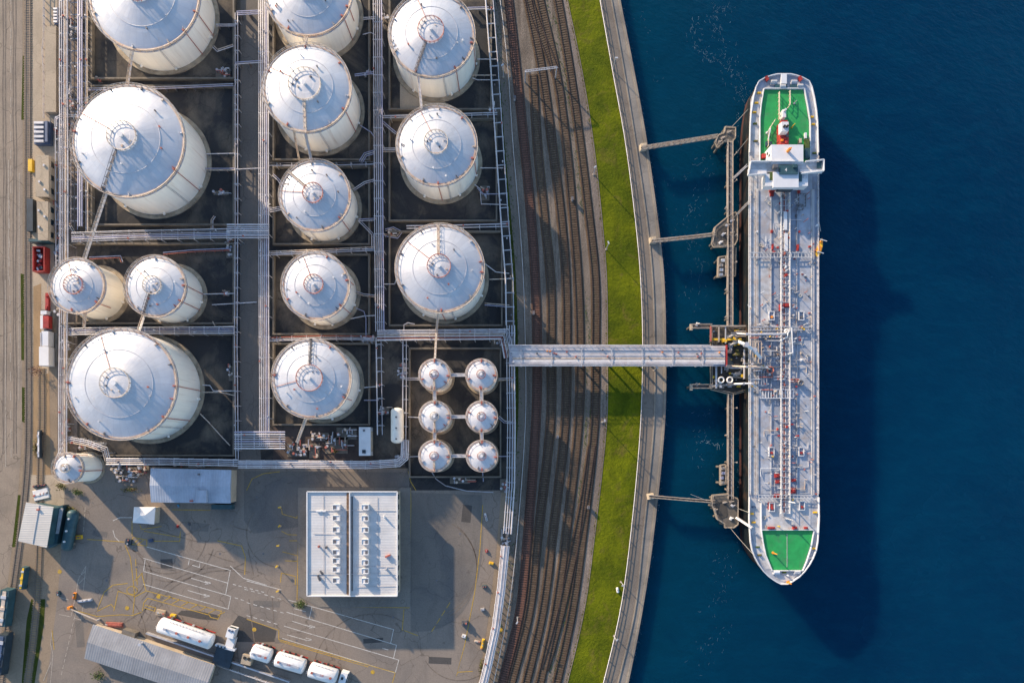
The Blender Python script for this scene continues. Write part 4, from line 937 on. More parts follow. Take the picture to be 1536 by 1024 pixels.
for lab, x, y, sx, sy, n in (
    ('white valve group in the top left bund corner near the service road', 335, 112, 22, 12, 14), ('small white drum group beneath the top left tank', 151, 122, 6, 8, 4), ('pale fittings in the dark bund right of the upper biggest tank', 332, 290, 22, 6, 9),
    ('dense pipe group where the upper pipe bridge meets the left rack', 345, 372, 10, 30, 14), ('pipe group at the left rack beside the beige buildings', 87, 330, 18, 40, 22), ('valve group at the left rack beside the upper biggest tank', 92, 195, 16, 36, 20),
    ('reddish valve group on the old rack below the beige buildings', 90, 375, 16, 34, 16), ('tangled valve group beside the lower biggest tank, by the slim tank', 136, 668, 34, 14, 20), ('pump group in front of the slim white tank', 190, 712, 34, 22, 24),
    ('round silver filter group at the end of the lower pipe bridge', 446, 675, 30, 20, 26), ('red framed pump group behind the front rack', 505, 668, 34, 24, 22), ('rusty fittings on the old rack left of the small tanks', 90, 455, 14, 40, 16), ('brushy pipe tangle left of the lower biggest tank, upper', 103, 515, 14, 24, 14), ('pipe tangle left of the lower biggest tank, lower', 101, 640, 12, 22, 12), ('fittings along the lilac pipes near the top edge', 112, 40, 12, 40, 12), ('fittings along the lilac pipes beside the upper biggest tank', 110, 150, 12, 30, 10), ('pipe fittings under the long rack, left of the shed', 176, 702, 14, 16, 14), ('fittings behind the bluegrey shed', 290, 697, 60, 6, 14), ('red pump skid below the lowest middle tank', 480, 655, 26, 12, 14), ('dark pump group with red rails left of the white container', 520, 650, 30, 18, 14), ('small valve group under the lowest middle tank', 472, 676, 16, 22, 12),
    ('valve cluster on the pipes beside the bullet tank', 577, 616, 14, 12, 12), ('white caged equipment left of the six small tanks', 604, 557, 16, 26, 22), ('valve group right of the bullet tank base', 600, 690, 14, 16, 10), ('grey valve group below the middle rack near the main bundle', 552, 510, 22, 12, 14), ('valve group at the corner of the main bundle', 748, 515, 22, 12, 14),
    ('white valve group under the six small tanks', 690, 720, 30, 10, 12), ('red and white manifold at the foot of the upright rack', 757, 808, 14, 34, 26), ('pipe group at the junction by the yard corner', 756, 728, 12, 20, 14), ('fittings at the right strip beside the second right column tank', 727, 290, 14, 22, 10),
    ('yellow and rusty fittings left of the third right column tank', 588, 350, 12, 12, 8), ('valve group at the rack crossing beside the white wide platform tank', 552, 113, 12, 8, 8), ('valve group left of the top right column tank', 580, 30, 12, 10, 8), ('tall pipes cluster over the upper pipe bridge end', 402, 315, 12, 16, 14), ('small fittings near the green strip above the second right tank', 738, 165, 12, 10, 8), ('pipe fittings at the corner of the small pair bund', 340, 440, 10, 8, 6), ('pale pipe fittings right of the lower biggest tank', 347, 560, 7, 22, 8), ('low pump cluster at the left of the shed', 215, 705, 18, 16, 12)):
    manifold(lab, x, y, sx, sy, n, group='valve and pump groups')

# bullet tank, white container, tall white box
def lathe_x(mb, x, y, z, prof, n=20):
    """profile (x offset, radius) swept round a horizontal axis along +x of the local frame"""
    v = []
    for u, r in prof: v += [(x + u, y + r * math.cos(2 * math.pi * i / n), z + r * math.sin(2 * math.pi * i / n)) for i in range(n)]
    f = [(j * n + i, (j + 1) * n + i, (j + 1) * n + (i + 1) % n, j * n + (i + 1) % n) for j in range(len(prof) - 1) for i in range(n)]
    f += [tuple(range(n)), tuple(range(len(prof) * n - 1, (len(prof) - 1) * n - 1, -1))]
    return mb.add(v, f)
def capsule(L, r, dome):
    pr = [(-L / 2 + dome - dome * math.cos(a), r * math.sin(a)) for a in (0.05, .4, .8, 1.2)] + [(-L / 2 + dome, r), (0, r), (L / 2 - dome, r)]
    return pr + [(L / 2 - dome + dome * math.cos(a), r * math.sin(a)) for a in (1.2, .8, .4, .05)]
x, y = P2(596, 638, 14); t = thing('bullet_tank', 'cream horizontal bullet tank with rounded ends standing on saddles', 'bullet tank', (x, y, 0), rz=R(90))
lathe_x(MB(True), 0, 0, 14, capsule(53, 9.6, 5)).build('vessel', 'shell2', t, True)
for s in (-16, 16): MB(True).box(s, 0, 0, 4, 17, 7).build('saddle', 'wall', t)
for u in (-20, -4, 12): MB(True).cyl(u, 0, 23, 26, 1.3, 8).build('nozzle', 'steel', t)
x, y = P2(551, 662, 0); t = thing('shipping_container', 'tall white box container with a dark notch behind the front rack', 'container', (x, y, 0))
MB().box(x, y, 0, 17, 42, 19).build('body', 'white', t); MB().box(x - 1, y - 15, 19, 5, 5, 1.5).build('roof_hatch', 'darkbox', t); MB().box(x + 8.7, y, 2, .6, 30, 14).build('side_panel', 'beige', t); MB().box(x - 1, y + 16, 19, 3, 3, 1).build('roof_hatch', 'steel', t)
# ------------------------------------------------------------------ buildings
def roof_quad(mb, q, z, th=1.2):
    return mb.prism([p[:2] for p in q], z - th, z)
def flat_building(name, label, quad, h, roofm, wallm='beige', par=None, overhang=2., extra=None, pitch=0, windows=0):
    top = [P(x, y, h)[:2] for x, y in quad]; c = [sum(p[i] for p in top) / len(top) for i in (0, 1)]
    t = thing(name, label, 'building', (c[0], c[1], 0))
    wp = [(c[0] + (p[0] - c[0]) * (1 - overhang / max(1, math.hypot(p[0] - c[0], p[1] - c[1]))), c[1] + (p[1] - c[1]) * (1 - overhang / max(1, math.hypot(p[0] - c[0], p[1] - c[1])))) for p in top]
    MB().prism(wp, 0, h - 1).build('wall', wallm, t)
    if pitch:   # gable along the longest direction: ridge between the middles of the two short sides
        a = Vector((top[0][0] + top[3][0], top[0][1] + top[3][1])) / 2; b = Vector((top[1][0] + top[2][0], top[1][1] + top[2][1])) / 2
        v = [(top[i][0], top[i][1], h) for i in range(4)] + [(a.x, a.y, h + pitch), (b.x, b.y, h + pitch)] + [(top[i][0], top[i][1], h - 1.) for i in range(4)]
        mb = MB(); mb.add(v, [(0, 4, 5, 1), (3, 2, 5, 4), (0, 3, 4), (1, 5, 2), (6, 7, 8, 9), (0, 1, 7, 6), (1, 2, 8, 7), (2, 3, 9, 8), (3, 0, 6, 9)]); rf = mb.build('roof', roofm, t)
    else: rf = MB().prism(top, h - 1, h).build('roof', roofm, t)
    n = len(top)
    for i in range(n):
        if windows:
            a, b = Vector(wp[i]), Vector(wp[(i + 1) % n]); L = (b - a).length; k = int(L / windows)
            for j in range(k):
                p = a + (b - a) * ((j + .5) / k); ang = math.atan2(b.y - a.y, b.x - a.x)
                MB().box(p.x, p.y, h * .4, windows * .5, .8, h * .3, ang).build('window', 'glass', t)
    return t, top, c, rf
# office with rows of rooftop units
h = 34.
t, top, c, rf = flat_building('office_building', 'big white office building with two rows of rooftop units', [(461, 737), (596, 737), (596, 893), (461, 893)], h, 'coffice', 'beige', overhang=1.5, windows=14)
(x0, y1), (x1, y0) = top[0], top[2]
pm = MB()
for a, b in (((x0, y0), (x1, y0)), ((x1, y0), (x1, y1)), ((x1, y1), (x0, y1)), ((x0, y1), (x0, y0))): pm.bar((a[0], a[1], h), (b[0], b[1], h), 1.6, 2.2)
pm.build('parapet', 'white', t)
gx = P2(524, 800, h)[0]
MB().box(gx + 1.4, (y0 + y1) / 2, h, 1.2, y1 - y0 - 3, 5.5).build('ridge_wall', 'white', t)
gm = MB().box(gx - 1.7, (y0 + y1) / 2, h + .02, 4.2, y1 - y0 - 4, .8)
for k in range(26): gm.box(gx - 1.7, y0 + 5 + k * (y1 - y0 - 10) / 25, h + .8, 4.4, .7, .5)
gm.build('gutter', 'wood', t)
gm = MB().box(gx + 4.2, (y0 + y1) / 2, h + .02, 2.2, y1 - y0 - 14, .5); gm.build('gutter', 'steel', t)
for k in (.18, .79): MB().tube([(x0 + 3, y1 - (y1 - y0) * k, h + .8), (x1 - 3, y1 - (y1 - y0) * k, h + .8)], .35, 5).build('conduit', 'galv', t)
ug = 'rooftop units of the office'
for (xa, ya, xb, yb) in ((470, 800, 520, 801), (535, 880, 592, 878), (566, 745, 567, 885), (485, 742, 486, 890), (530, 848, 590, 850)):
    MB().tube([P(xa, ya, h + .8), P(xb, yb, h + .8)], .3, 5).build('cable_run', 'pipe_grey', t)
def rooftop_unit(px, py, label):
    x, y, z = P(px, py, h); u = thing('rooftop_unit', label, 'rooftop unit', (x, y, z), ug)
    mb = MB(True).box(0, 0, .1, 10, 8, 6.4); mb.build('housing', 'white', u)
    MB(True).box(-2.2, 0, 6.5, 4., 4.4, .4).build('fan_opening', 'steel', u)
    mb = MB(True)
    for s in (-1, 1): mb.box(0, s * 3.7, 6.5, 10, .6, .8); mb.box(s * 4.7, 0, 6.5, .6, 6.8, .8)
    mb.build('rim', 'ship_white', u); return u
WORDS = ['uppermost', 'second', 'third', 'fourth', 'fifth', 'sixth', 'seventh', 'lowest']
u0 = None
for side, px, ys in (('left', 506, (760, 776, 793, 811, 827, 839.5, 852.5, 869)), ('right', 549, (760, 776.5, 793.5, 811.5, 827, 842, 855, 869.5))):
    for k, yy in enumerate(ys):
        lab = '%s rooftop unit in the %s row on the office roof' % (WORDS[k], side)
        if u0 is None: u0 = rooftop_unit(px, yy, lab)
        else: copy_tree(u0, P(px, yy, h), 0 if side == 'left' else math.pi, lab)
for lab, px, py, sx, sy, hh, rz in (('slim rusty flue lying left on the office roof, lower left', 479, 866, 1.6, 9, 5, .4), ('dark flue beside it on the office roof', 483, 858, 1.6, 7, 5, .7), ('short dark vent mid left on the office roof', 490, 820, 2, 3.5, 6, .2), ('red brown vent mid left on the office roof', 479, 819, 2, 3, 5, .5), ('rusty vent group right on the office roof', 582, 833, 8, 2.4, 4, .4), ('small grey vent right on the office roof, lower', 580, 853, 2, 3, 7, .1), ('pale vent right on the office roof, upper', 577, 775, 2, 4, 5, .5), ('white duct elbow upper left on the office roof', 482, 766, 14, 2, 2.5, 0)):
    x, y, z = P(px, py, h); mb = MB().box(x, y, z, sx, sy, hh, rz); mb.cyl(x, y, z + hh, z + hh + 1.5, min(sx, sy) * .45, 8)
    single(mb, 'roof_vent', 'white' if 'white' in lab or 'pale' in lab else ('galv' if 'grey' in lab else ('pipe_red' if 'r' == lab[0] else 'steel')), lab, 'roof vent', 'vents on the office roof')

# bluegrey shed
t, top, c, rf = flat_building('shed', 'long bluegrey sheet metal shed at the top of the yard', [(226, 702), (347, 704.5), (346, 754.5), (226.5, 753)], 26, 'cblue', 'beige', pitch=3.5, windows=0)
x, y, _ = P(304, 744, 28); MB().box(x, y, 24, 15, 18, 9).build('roof_box', 'cblue', t); x, y, _ = P(287, 751, 28); MB().box(x, y, 26.5, 4, 2.4, 3).build('roof_vent', 'pipe_red', t); x, y, _ = P(299, 711, 28); MB().box(x, y, 28, 2, 2.6, 4).build('roof_vent', 'steel', t)
x, y, _ = P(350, 742, 0); MB().box(x, y, 0, 7, 24, 15).build('lean_to', 'darkbox', t); x, y = P2(337, 759); MB().box(x, y, 0, 30, 7, 12).build('lean_to', 'teal', t)
# kiosk with hipped roof
X = [P(x, y, 17)[:2] for x, y in ((201, 760), (233, 760), (231, 786), (199, 783.5))]; c = [sum(p[i] for p in X) / 4 for i in (0, 1)]
t = thing('kiosk', 'small white kiosk with a low hipped roof in the yard', 'kiosk', (c[0], c[1], 0))
MB().prism([(c[0] + (p[0] - c[0]) * .95, c[1] + (p[1] - c[1]) * .93) for p in X], 0, 17).build('wall', 'beige', t)
mb = MB(); mb.add([(p[0], p[1], 17) for p in X] + [(c[0] - 3, c[1], 21), (c[0] + 3, c[1], 21)] + [(p[0], p[1], 16) for p in X], [(0, 1, 5, 4), (1, 2, 5), (2, 3, 4, 5), (3, 0, 4), (6, 7, 1, 0), (7, 8, 2, 1), (8, 9, 3, 2), (9, 6, 0, 3), (9, 8, 7, 6)]); mb.build('roof', 'white', t)
for k in (-8, 4): MB().box(c[0] + k, X[2][1] + .4, 5, 6, .8, 7).build('window', 'glass', t)
# white shed by the left road
t, top, c, rf = flat_building('shed', 'tall white corrugated shed with a teal side beside the left road', [(39, 753), (80, 760), (70, 821), (27, 811)], 32, 'cwhite', 'teal', overhang=3)
sp = [P2(x, y, 12) for x, y in ((82, 760), (95, 757), (86, 815), (73, 822))]; MB().prism(sp, 0, 13).build('side_annex', 'teal', t); sp = [P2(x, y, 14) for x, y in ((90, 762), (95, 762), (88, 800), (84, 800))]; MB().prism(sp, 13, 15).build('annex_roof', 'galv', t)
x, y, _ = P(58, 764, 32); MB().box(x, y, 32, 4, 2, 2.5).build('roof_vent', 'pipe_red', t)
a, b = P(59, 757, 32.2), P(49, 815, 32.2); MB().bar(a, b, .8, .6).build('roof_seam', 'galv', t)
# grey warehouse at the bottom
t, top, c, rf = flat_building('warehouse', 'long grey corrugated warehouse at the bottom edge', [(139.5, 936), (322, 997), (306, 1046), (126.5, 987)], 14, 'cgrey', 'beige', pitch=4, overhang=2.5)
x, y, _ = P(192, 951, 12); MB().box(x, y, 0, 20, 10, 12, R(-18)).build('porch', 'wall', t); mb = MB(); x, y, _ = P(212, 965, 18)
mb.cyl(x, y, 14, 22, 1.6, 10); mb.cyl(x, y, 22, 23.5, 2.4, 10); mb.build('roof_vent', 'galv', t)
# beige lean buildings on the left
for lab, q, hh, hx in (('upper narrow beige building on the left paved strip', [(53, 233), (73, 233), (73, 295), (53.5, 295)], 20, 0), ('lower narrow beige building with a teal end on the left paved strip', [(55, 302), (72, 302), (72, 360), (57, 360)], 22, 1)):
    t, top, c, rf = flat_building('narrow_building', lab, q, hh, 'concrete', 'beige', overhang=.8, windows=16)
    if hx: x, y, _ = P(62, 362, 10); MB().box(x, y, 0, 30, 4, 16).build('end_wall', 'teal', t); x, y = P2(50, 325); MB().box(x, y, 0, 9, 48, 8).build('lean_to', 'darkbox', t)
    else:
        x, y = P2(49, 250); MB().box(x, y, 0, 6, 18, 6).build('lean_to', 'yellow', t)
    for k in range(3): MB().box(c[0] + random.uniform(-6, 6), c[1] + random.uniform(-24, 24), hh, 2.5, 3, 2).build('roof_vent', 'galv', t)
# long platform on the upper left
q = [P2(x, y, 8) for x, y in ((67, 40), (84, 40), (84, 168), (67, 168))]
mb = MB().prism(q, 0, 8); single(mb, 'loading_platform', 'concrete', 'long raised concrete platform with a dark shadowed edge, upper left', 'platform')
# blue skids
def skid(label, px, py, sx, sy, hh, m, name='equipment_skid', cat='equipment', extra='galv'):
    x, y, _ = P(px, py, hh); t = thing(name, label, cat, (x, y, 0))
    MB().box(x, y, 0, sx, sy, hh * .6).build('body', m, t)
    for k in range(5):
        mb = MB(); yy = y - sy / 2 + sy * (k + .5) / 5; mb.box(x - sx * .12, yy, hh * .6, sx * .6, sy * .1, hh * .3); mb.build('louvre', extra, t)
    MB().box(x + sx * .38, y, hh * .6, sx * .16, sy * .9, hh * .4).build('cabinet', m, t); return t
skid('blue louvred cooler skid beside the left rack', 60, 197, 24, 34, 12, 'blue')
skid('small blue skid near the top left corner', 83, 22, 9, 24, 10, 'blue')

# ------------------------------------------------------------------ vehicles
def wheels(par, xs, hw, r=2.6, w=1.8):
    for u in xs:
        for s in (-1, 1):
            wb = MB(True); v = []; n = 12
            for yy in (s * hw - w / 2, s * hw + w / 2): v += [(u + r * math.cos(2 * math.pi * i / n), yy, r + r * math.sin(2 * math.pi * i / n)) for i in range(n)]
            wb.add(v, [(i, (i + 1) % n, n + (i + 1) % n, n + i) for i in range(n)] + [tuple(range(n - 1, -1, -1)), tuple(range(n, 2 * n))]); wb.build('wheel', 'black', par)
def tank_trailer(label, px, py, L, wd, deg, cab=False, marks=2, name='tank_trailer', cat='tank trailer'):
    x, y, _ = P(px, py, 12); t = thing(name, label, cat, (x, y, 0), 'white road tankers', R(deg))
    r = wd / 2
    lathe_x(MB(True), 0, 0, r + 4.5, capsule(L, r, 3.2), 24).build('tank_body', 'white_gloss', t, True)
    MB(True).box(0, 0, 2.6, L * .94, wd * .55, 2.6).build('chassis', 'steel', t)
    mb = MB(True)
    for s in (-1, 1): mb.box(0, s * (wd / 2 - 1.2), 3.5, L * .9, .8, 3)
    mb.build('side_skirt', 'red', t)
    wheels(t, (-L * .36, -L * .24, L * .3), wd * .36)
    n = max(2, int(L / 17))
    for k in range(n):
        u = -L * .32 + L * .64 * k / (n - 1)
        mb = MB(True).cyl(u, 0, wd + 3.6, wd + 5.6, 1.5, 10); mb.cyl(u, 0, wd + 5.6, wd + 6.1, 1.9, 10); mb.build('manhole', random.choice(['pipe_red', 'galv', 'pipe_red']), t)
    MB(True).box(0, 0, wd + 4.1, L * .72, 3.2, .5).build('top_walkway', 'galv', t)
    lb = MB(True)
    for s in (-1, 1): lb.box(-L / 2 - .6, s * 1.4 - 3, 4, .5, .5, wd * .9)
    for k in range(8): lb.box(-L / 2 - .6, -3, 5 + k * wd * .1, .5, 2.8, .4)
    lb.build('rear_ladder', 'galv', t)
    hb = MB(True)
    rail_mb(hb, [(-L * .3, wd * .45), (L * .34, wd * .45)], wd * .8, 5, .3, 5); hb.build('side_rail', 'galv', t)
    for k in range(4): MB(True).box(-L * .35 + k * L * .2, wd * .5, 6, 3, 2, 4 + k % 2 * 3).build('side_box', random.choice(['steel', 'galv', 'black']), t)
    mb = MB(True); mb.box(-L / 2 - 1.2, 0, 5, 1.5, wd * .6, 1.5); mb.cyl(-L / 2 - 2, wd * .25, 5, 10, 1.2, 8); mb.build('rear_fittings', 'pipe_red', t)
    if marks:
        for k, (u, s_) in enumerate(((L * .02, 4.2),)):
            tm = text_mb('LIB', s_, u, 0, 0, 0, .05); zz = r + 4.5
            tm.v = [(a, b, zz + math.sqrt(max(.1, r * r - b * b)) + .25 + c_) for a, b, c_ in tm.v]; tm.local = True; tm.build('painted_mark', 'pipe_red', t)
    if cab:
        u = L / 2 + 8
        MB(True).box(u, 0, 3, 11, wd * .82, 12, 0, 0, .93).build('cab', 'white_gloss', t); MB(True).box(u + 5.6, 0, 9, .8, wd * .64, 5).build('windscreen', 'glass', t)
        MB(True).box(u - 1, 0, 15, 3, 4, .8).build('roof_hatch', 'darkbox', t); MB(True).box(u - 4, 0, 15, 2, wd * .6, 2).build('roof_deflector', 'white', t)
        wheels(t, (u + 1,), wd * .36)
    return t
tank_trailer('longest white tank trailer with a reddish rear, parked left at the bottom', 281, 948, 84, 23, -18.6, marks=0)
tank_trailer('short white tank trailer with red lettering in the bottom row', 394, 978.5, 31, 22, -17)
tank_trailer('mid length white tank trailer between the short one and the tanker truck', 437, 992, 46, 22.5, -16.5)
tank_trailer('white tanker truck with its cab at the front, at the bottom edge', 486, 1007.5, 44, 23, -16.5, cab=True, name='tanker_truck', cat='tanker truck')
# parked tractor with a dark flatbed
x, y, _ = P(343, 957, 14); t = thing('flatbed_truck', 'white cabbed truck with a dark flatbed between the trailers', 'truck', (x, y, 0), rz=R(-106))
MB(True).box(-9, 1, 3, 15, 12, 14, 0, 0, .95).build('cab', 'white_gloss', t); MB(True).box(-16, 1, 8, .8, 10, 6).build('windscreen', 'glass', t)
for k in (-4, 4): MB(True).cyl(-13, 1 + k * .6, 17, 18.4, 1.6, 10).build('roof_beacon', 'blue', t)
MB(True).box(8, 3, 3, 19, 12, 9).build('frame_box', 'white', t); MB(True).box(31, -2, 3.2, 30, 27, 6).build('flatbed', 'darkbox', t); MB(True).box(15, -2, 5, 3, 30, 8).build('headboard', 'ship_white', t)
for k in range(3): MB(True).box(15.2, -12 + k * 5, 13, 2, 2.4, 1).build('work_lamp', 'darkbox', t)
wheels(t, (-8, 26, 36), 6)
x, y, _ = P(370, 989, 10); t = thing('cooling_unit', 'pale box with two round dark fans beside the flatbed truck', 'cooling unit', (x, y, 0), rz=R(-14))
MB(True).box(0, 0, 0, 15, 14, 11).build('housing', 'concrete', t)
for k in (-3.2, 3.2): MB(True).cyl(k, 2.6, 11, 11.8, 2.4, 14).build('fan', 'black', t)
# low concrete barrier behind the trailers
a, b = P(219, 949, 5), P(434, 1022, 5); m_ = MB(); m_.bar((a[0], a[1], 0), (b[0], b[1], 0), 2.2, 6); single(m_, 'barrier_wall', 'galv', 'long low grey barrier between the warehouse and the trailers', 'barrier')
a, b = P(330, 999, 5), P(420, 1030, 5); fence('thin white rail below the barrier at the bottom edge', [a[:2], b[:2]], 6, 'pipe', 9)
# left-hand vehicles
x, y, _ = P(57, 388, 14); t = thing('open_skip', 'red open topped skip full of dark scrap on the left strip', 'skip', (x, y, 0))
m_ = MB()
for s in (-1, 1): m_.box(x + s * 8.2, y, 0, 1.4, 37, 13); m_.box(x, y + s * 18, 0, 17, 1.4, 13)
m_.box(x, y, 0, 17, 36, 3); m_.build('body', 'red', t)
for k in range(14): MB().box(x + random.uniform(-5, 2), y + random.uniform(-14, 14), random.uniform(3, 8), random.uniform(2, 6), random.uniform(2, 6), 2, random.random() * 3).build('scrap', random.choice(['steel', 'red', 'darkbox', 'galv']), t)
x, y, _ = P(68, 482, 10); t = thing('truck', 'dark red and white lorry parked on the left strip', 'truck', (x, y, 0))
MB().box(x + 2, y - 1, 3, 8, 18, 9).build('cargo_box', 'red', t); MB().box(x - 5, y - 1, 3, 4, 20, 8).build('side_body', 'white', t); MB().box(x - 2, y + 13, 3, 10, 6, 8, 0, 0, .9).build('cab', 'ship_white', t); MB().box(x - 2, y + 16.4, 7, 8, .8, 4).build('windscreen', 'glass', t)
MB().box(x - 1, y, 1.5, 12, 32, 1.6).build('chassis', 'steel', t)
x, y, _ = P(69.5, 452, 6); m_ = MB(); m_.box(x, y, 0, 4.5, 26, 5); m_.cyl(x, y + 8, 5, 7, 1.4, 8); m_.box(x, y - 9, 5, 3, 4, 2); single(m_, 'bin', 'red', 'narrow dark red trough on the left strip above the lorry', 'trough')
x, y, _ = P(68, 520, 14); t = thing('white_trailer', 'white two part cabin trailer with green plants along its side', 'trailer', (x, y, 0))
MB().box(x, y + 12, 2, 10, 22, 13).build('front_section', 'ship_white', t); MB().box(x - 1, y - 14, 2, 14, 28, 14).build('rear_section', 'white', t); MB().box(x + 9, y, 0, 4, 44, 3).build('planter', 'wall', t); MB().box(x - 6, y - 2, 15.2, 1, 46, .6).build('roof_trim', 'galv', t)
def leaves(mb, x, y, z, rx, ry, rz_, n, s=1.2):
    for i in range(n):
        a = Vector((random.gauss(0, .45), random.gauss(0, .45), random.gauss(0, .4)))
        p = Vector((x + a.x * rx, y + a.y * ry, z + a.z * rz_)); u = Vector((random.uniform(-1, 1), random.uniform(-1, 1), random.uniform(-.6, .6))).normalized() * s; w_ = u.cross(Vector((random.uniform(-1, 1), random.uniform(-1, 1), 1))).normalized() * s * .6
        mb.add([p - u, p - w_, p + u, p + w_], [(0, 1, 2, 3)])
    return mb
def shrub(label, px, py, rx, ry, h_, m='leaf', n=160, name='shrub', trunk=True):
    x, y = P2(px, py); t = thing(name, label, 'shrub' if name != 'bare_tree' else 'tree', (x, y, 0), 'shrubs' if name == 'shrub' else None)
    leaves(MB(), x, y, h_ * .55, rx, ry, h_ * .5, n).build('foliage', m, t)
    s = MB()
    for k in range(6):
        a = random.uniform(0, 6.28); s.tube([(x, y, 0), (x + rx * .3 * math.cos(a), y + ry * .3 * math.sin(a), h_ * .5), (x + rx * .6 * math.cos(a), y + ry * .6 * math.sin(a), h_ * .8)], .3, 4)
    s.build('stem', 'twig', t); return t
shrub('bright green creeper plants along the white cabin trailer', 78.5, 527, 3, 16, 9, n=200)
shrub('bare reddish tree beside the siding, left edge', 59, 556, 10, 9, 16, 'twig', 90, 'bare_tree')
shrub('olive bush at the foot of the slim white tank', 94, 729, 6, 5, 8, 'leaf_y'); shrub('dark bush right of the slim white tank base', 118, 738, 8, 5, 7, 'leaf', 140); shrub('olive bush by the white shed corner', 106, 763, 9, 5, 7, 'leaf_y')
shrub('yellowish weeds beside the small siding wagon', 54, 672, 4, 14, 4, 'leaf_y', 120); shrub('dark hedge tree at the lower left corner of the office', 452, 905, 8, 6, 8, 'leaf', 240) ; shrub('small olive weeds beside the pump yard', 503, 676, 5, 4, 5, 'leaf_y', 80); shrub('green weeds by the pump group near the slim tank', 196, 734, 14, 4, 5, 'leaf_y', 120)
shrub('weeds at the bottom end of the curved pipes', 722, 1000, 3, 14, 4, 'leaf_y', 120); shrub('green bush under the grey warehouse edge', 150, 1012, 10, 8, 8, 'leaf', 160)
def wagon(label, px, py, sx, sy, hh, m, top, rz=0., name='freight_wagon'):
    x, y, _ = P(px, py, hh); t = thing(name, label, 'wagon', (x, y, 0), rz=rz)
    MB(True).box(0, 0, 3, sx, sy, hh - 3, 0, 0, .96).build('body', m, t); MB(True).box(0, 0, 1.5, sx * .8, sy * .96, 1.6).build('chassis', 'steel', t)
    MB(True).box(0, 0, hh, sx * .4, sy * .9, .8).build('roof_walkway', top, t)
    for k in (-.3, 0, .3): MB(True).box(0, sy * k, hh + .7, sx * .6, sy * .08, 1.2).build('roof_hatch', 'galv' if k else top, t)
    for k in (-.38, .38):
        b = MB(True).box(0, sy * k, .6, sx * .8, 5, 1.6); b.build('bogie', 'black', t)
    return t
wagon('teal freight wagon with reddish loads at the left edge', 4, 912, 13, 56, 18, 'teal', 'railing', R(-7)); wagon('dark blue freight wagon in the lower left corner', -1, 982, 13, 62, 18, 'darkbox', 'blue', R(-8))
wagon('small teal railcar on the siding below the white shed', 33, 867, 7, 34, 12, 'teal', 'yellow', R(-8)); wagon('narrow white and dark flat wagon on the left dirt track', 58, 666, 5, 42, 7, 'darkbox', 'white')
x, y = P2(105, 795, 9); t = thing('horizontal_tank', 'dark teal horizontal tank beside the white shed', 'tank', (x, y, 0), rz=R(79))
lathe_x(MB(True), 0, 0, 9, capsule(62, 8, 6), 18).build('vessel', 'teal', t, True)
for u in (-16, 0, 18): MB(True).cyl(u, 0, 16, 19, 1.5, 8).build('nozzle', 'white', t)
for u in (-20, 20): MB(True).box(u, 0, 0, 4, 13, 5).build('saddle', 'wall', t)

# small yard items ---------------------------------------------------------
def bollard_lamp(px, py, label, hh=14., m='yellow', name='lamp_post', cat='lamp post', group=None, head=True):
    x, y = P2(px, py); t = thing(name, label, cat, (x, y, 0), group)
    MB(True).cyl(0, 0, 0, hh, .6, 8).build('pole', m, t); MB(True).cyl(0, 0, 0, 1.2, 1.8, 8).build('base', 'concrete', t)
    if head: MB(True).box(1.2, 0, hh, 4.2, 1.8, 1.2).build('lamp_head', m, t)
    return t
b0 = None
for k, (px, py, w_) in enumerate(((421, 760, 'topmost'), (421, 788.5, 'second'), (418.5, 817, 'third'), (417, 848.5, 'fourth'), (418, 885, 'lowest'))):
    lab = '%s yellow bollard in the line left of the office' % w_
    if b0 is None: b0 = bollard_lamp(px, py, lab, 9, 'yellow', 'bollard', 'bollard', 'yellow bollards left of the office')
    else: copy_tree(b0, P(px, py, 0), random.random(), lab)
l0 = None
for px, py, hh, lab in ((919, 104, 30, 'lamp post on the grass edge near the top'), (909, 374, 30, 'lamp post on the left edge of the grass above the trestle'), (903, 633, 34, 'lamp post by the gravel path below the trestle'), (931, 872, 30, 'lamp post on the lower grass edge'), (921, 953, 26, 'lowest lamp post on the grass edge'), (755, 116, 34, 'lamp post on the path near the signal gantry'), (776, 925, 30, 'lamp post on the lower railway path'), (981, 555, 26, 'yellowish lamp post on the quay below the trestle'), (890, 262, 30, 'lamp post beside the gravel path in the upper half')):
    if l0 is None: l0 = bollard_lamp(px, py, lab, 30, 'galv', group='lamp posts by the quay and railway')
    else: c = copy_tree(l0, P(px, py, 0), random.uniform(0, 6), lab); c.scale = (1, 1, hh / 30)
x, y = P2(926, 884); t = thing('barrel', 'white oblong barrel lying on the lower grass verge', 'barrel', (x, y, 0), rz=R(100)); lathe_x(MB(True), 0, 0, 2.4, capsule(8.5, 2, 1), 12).build('drum', 'white', t, True); MB(True).cyl(0, 0, 4, 5.2, .8, 8).build('valve', 'steel', t)
YN = 'drum_stack crate crate crate machine_parts bucket_machine sack_pile pipe_pallet steel_frame crate cable_drum barrier_block crate_pile pallet_stack barrel manhole_block traffic_cone gate_box sign_box equipment_box concrete_block sled_trailer steel_beam'.split()
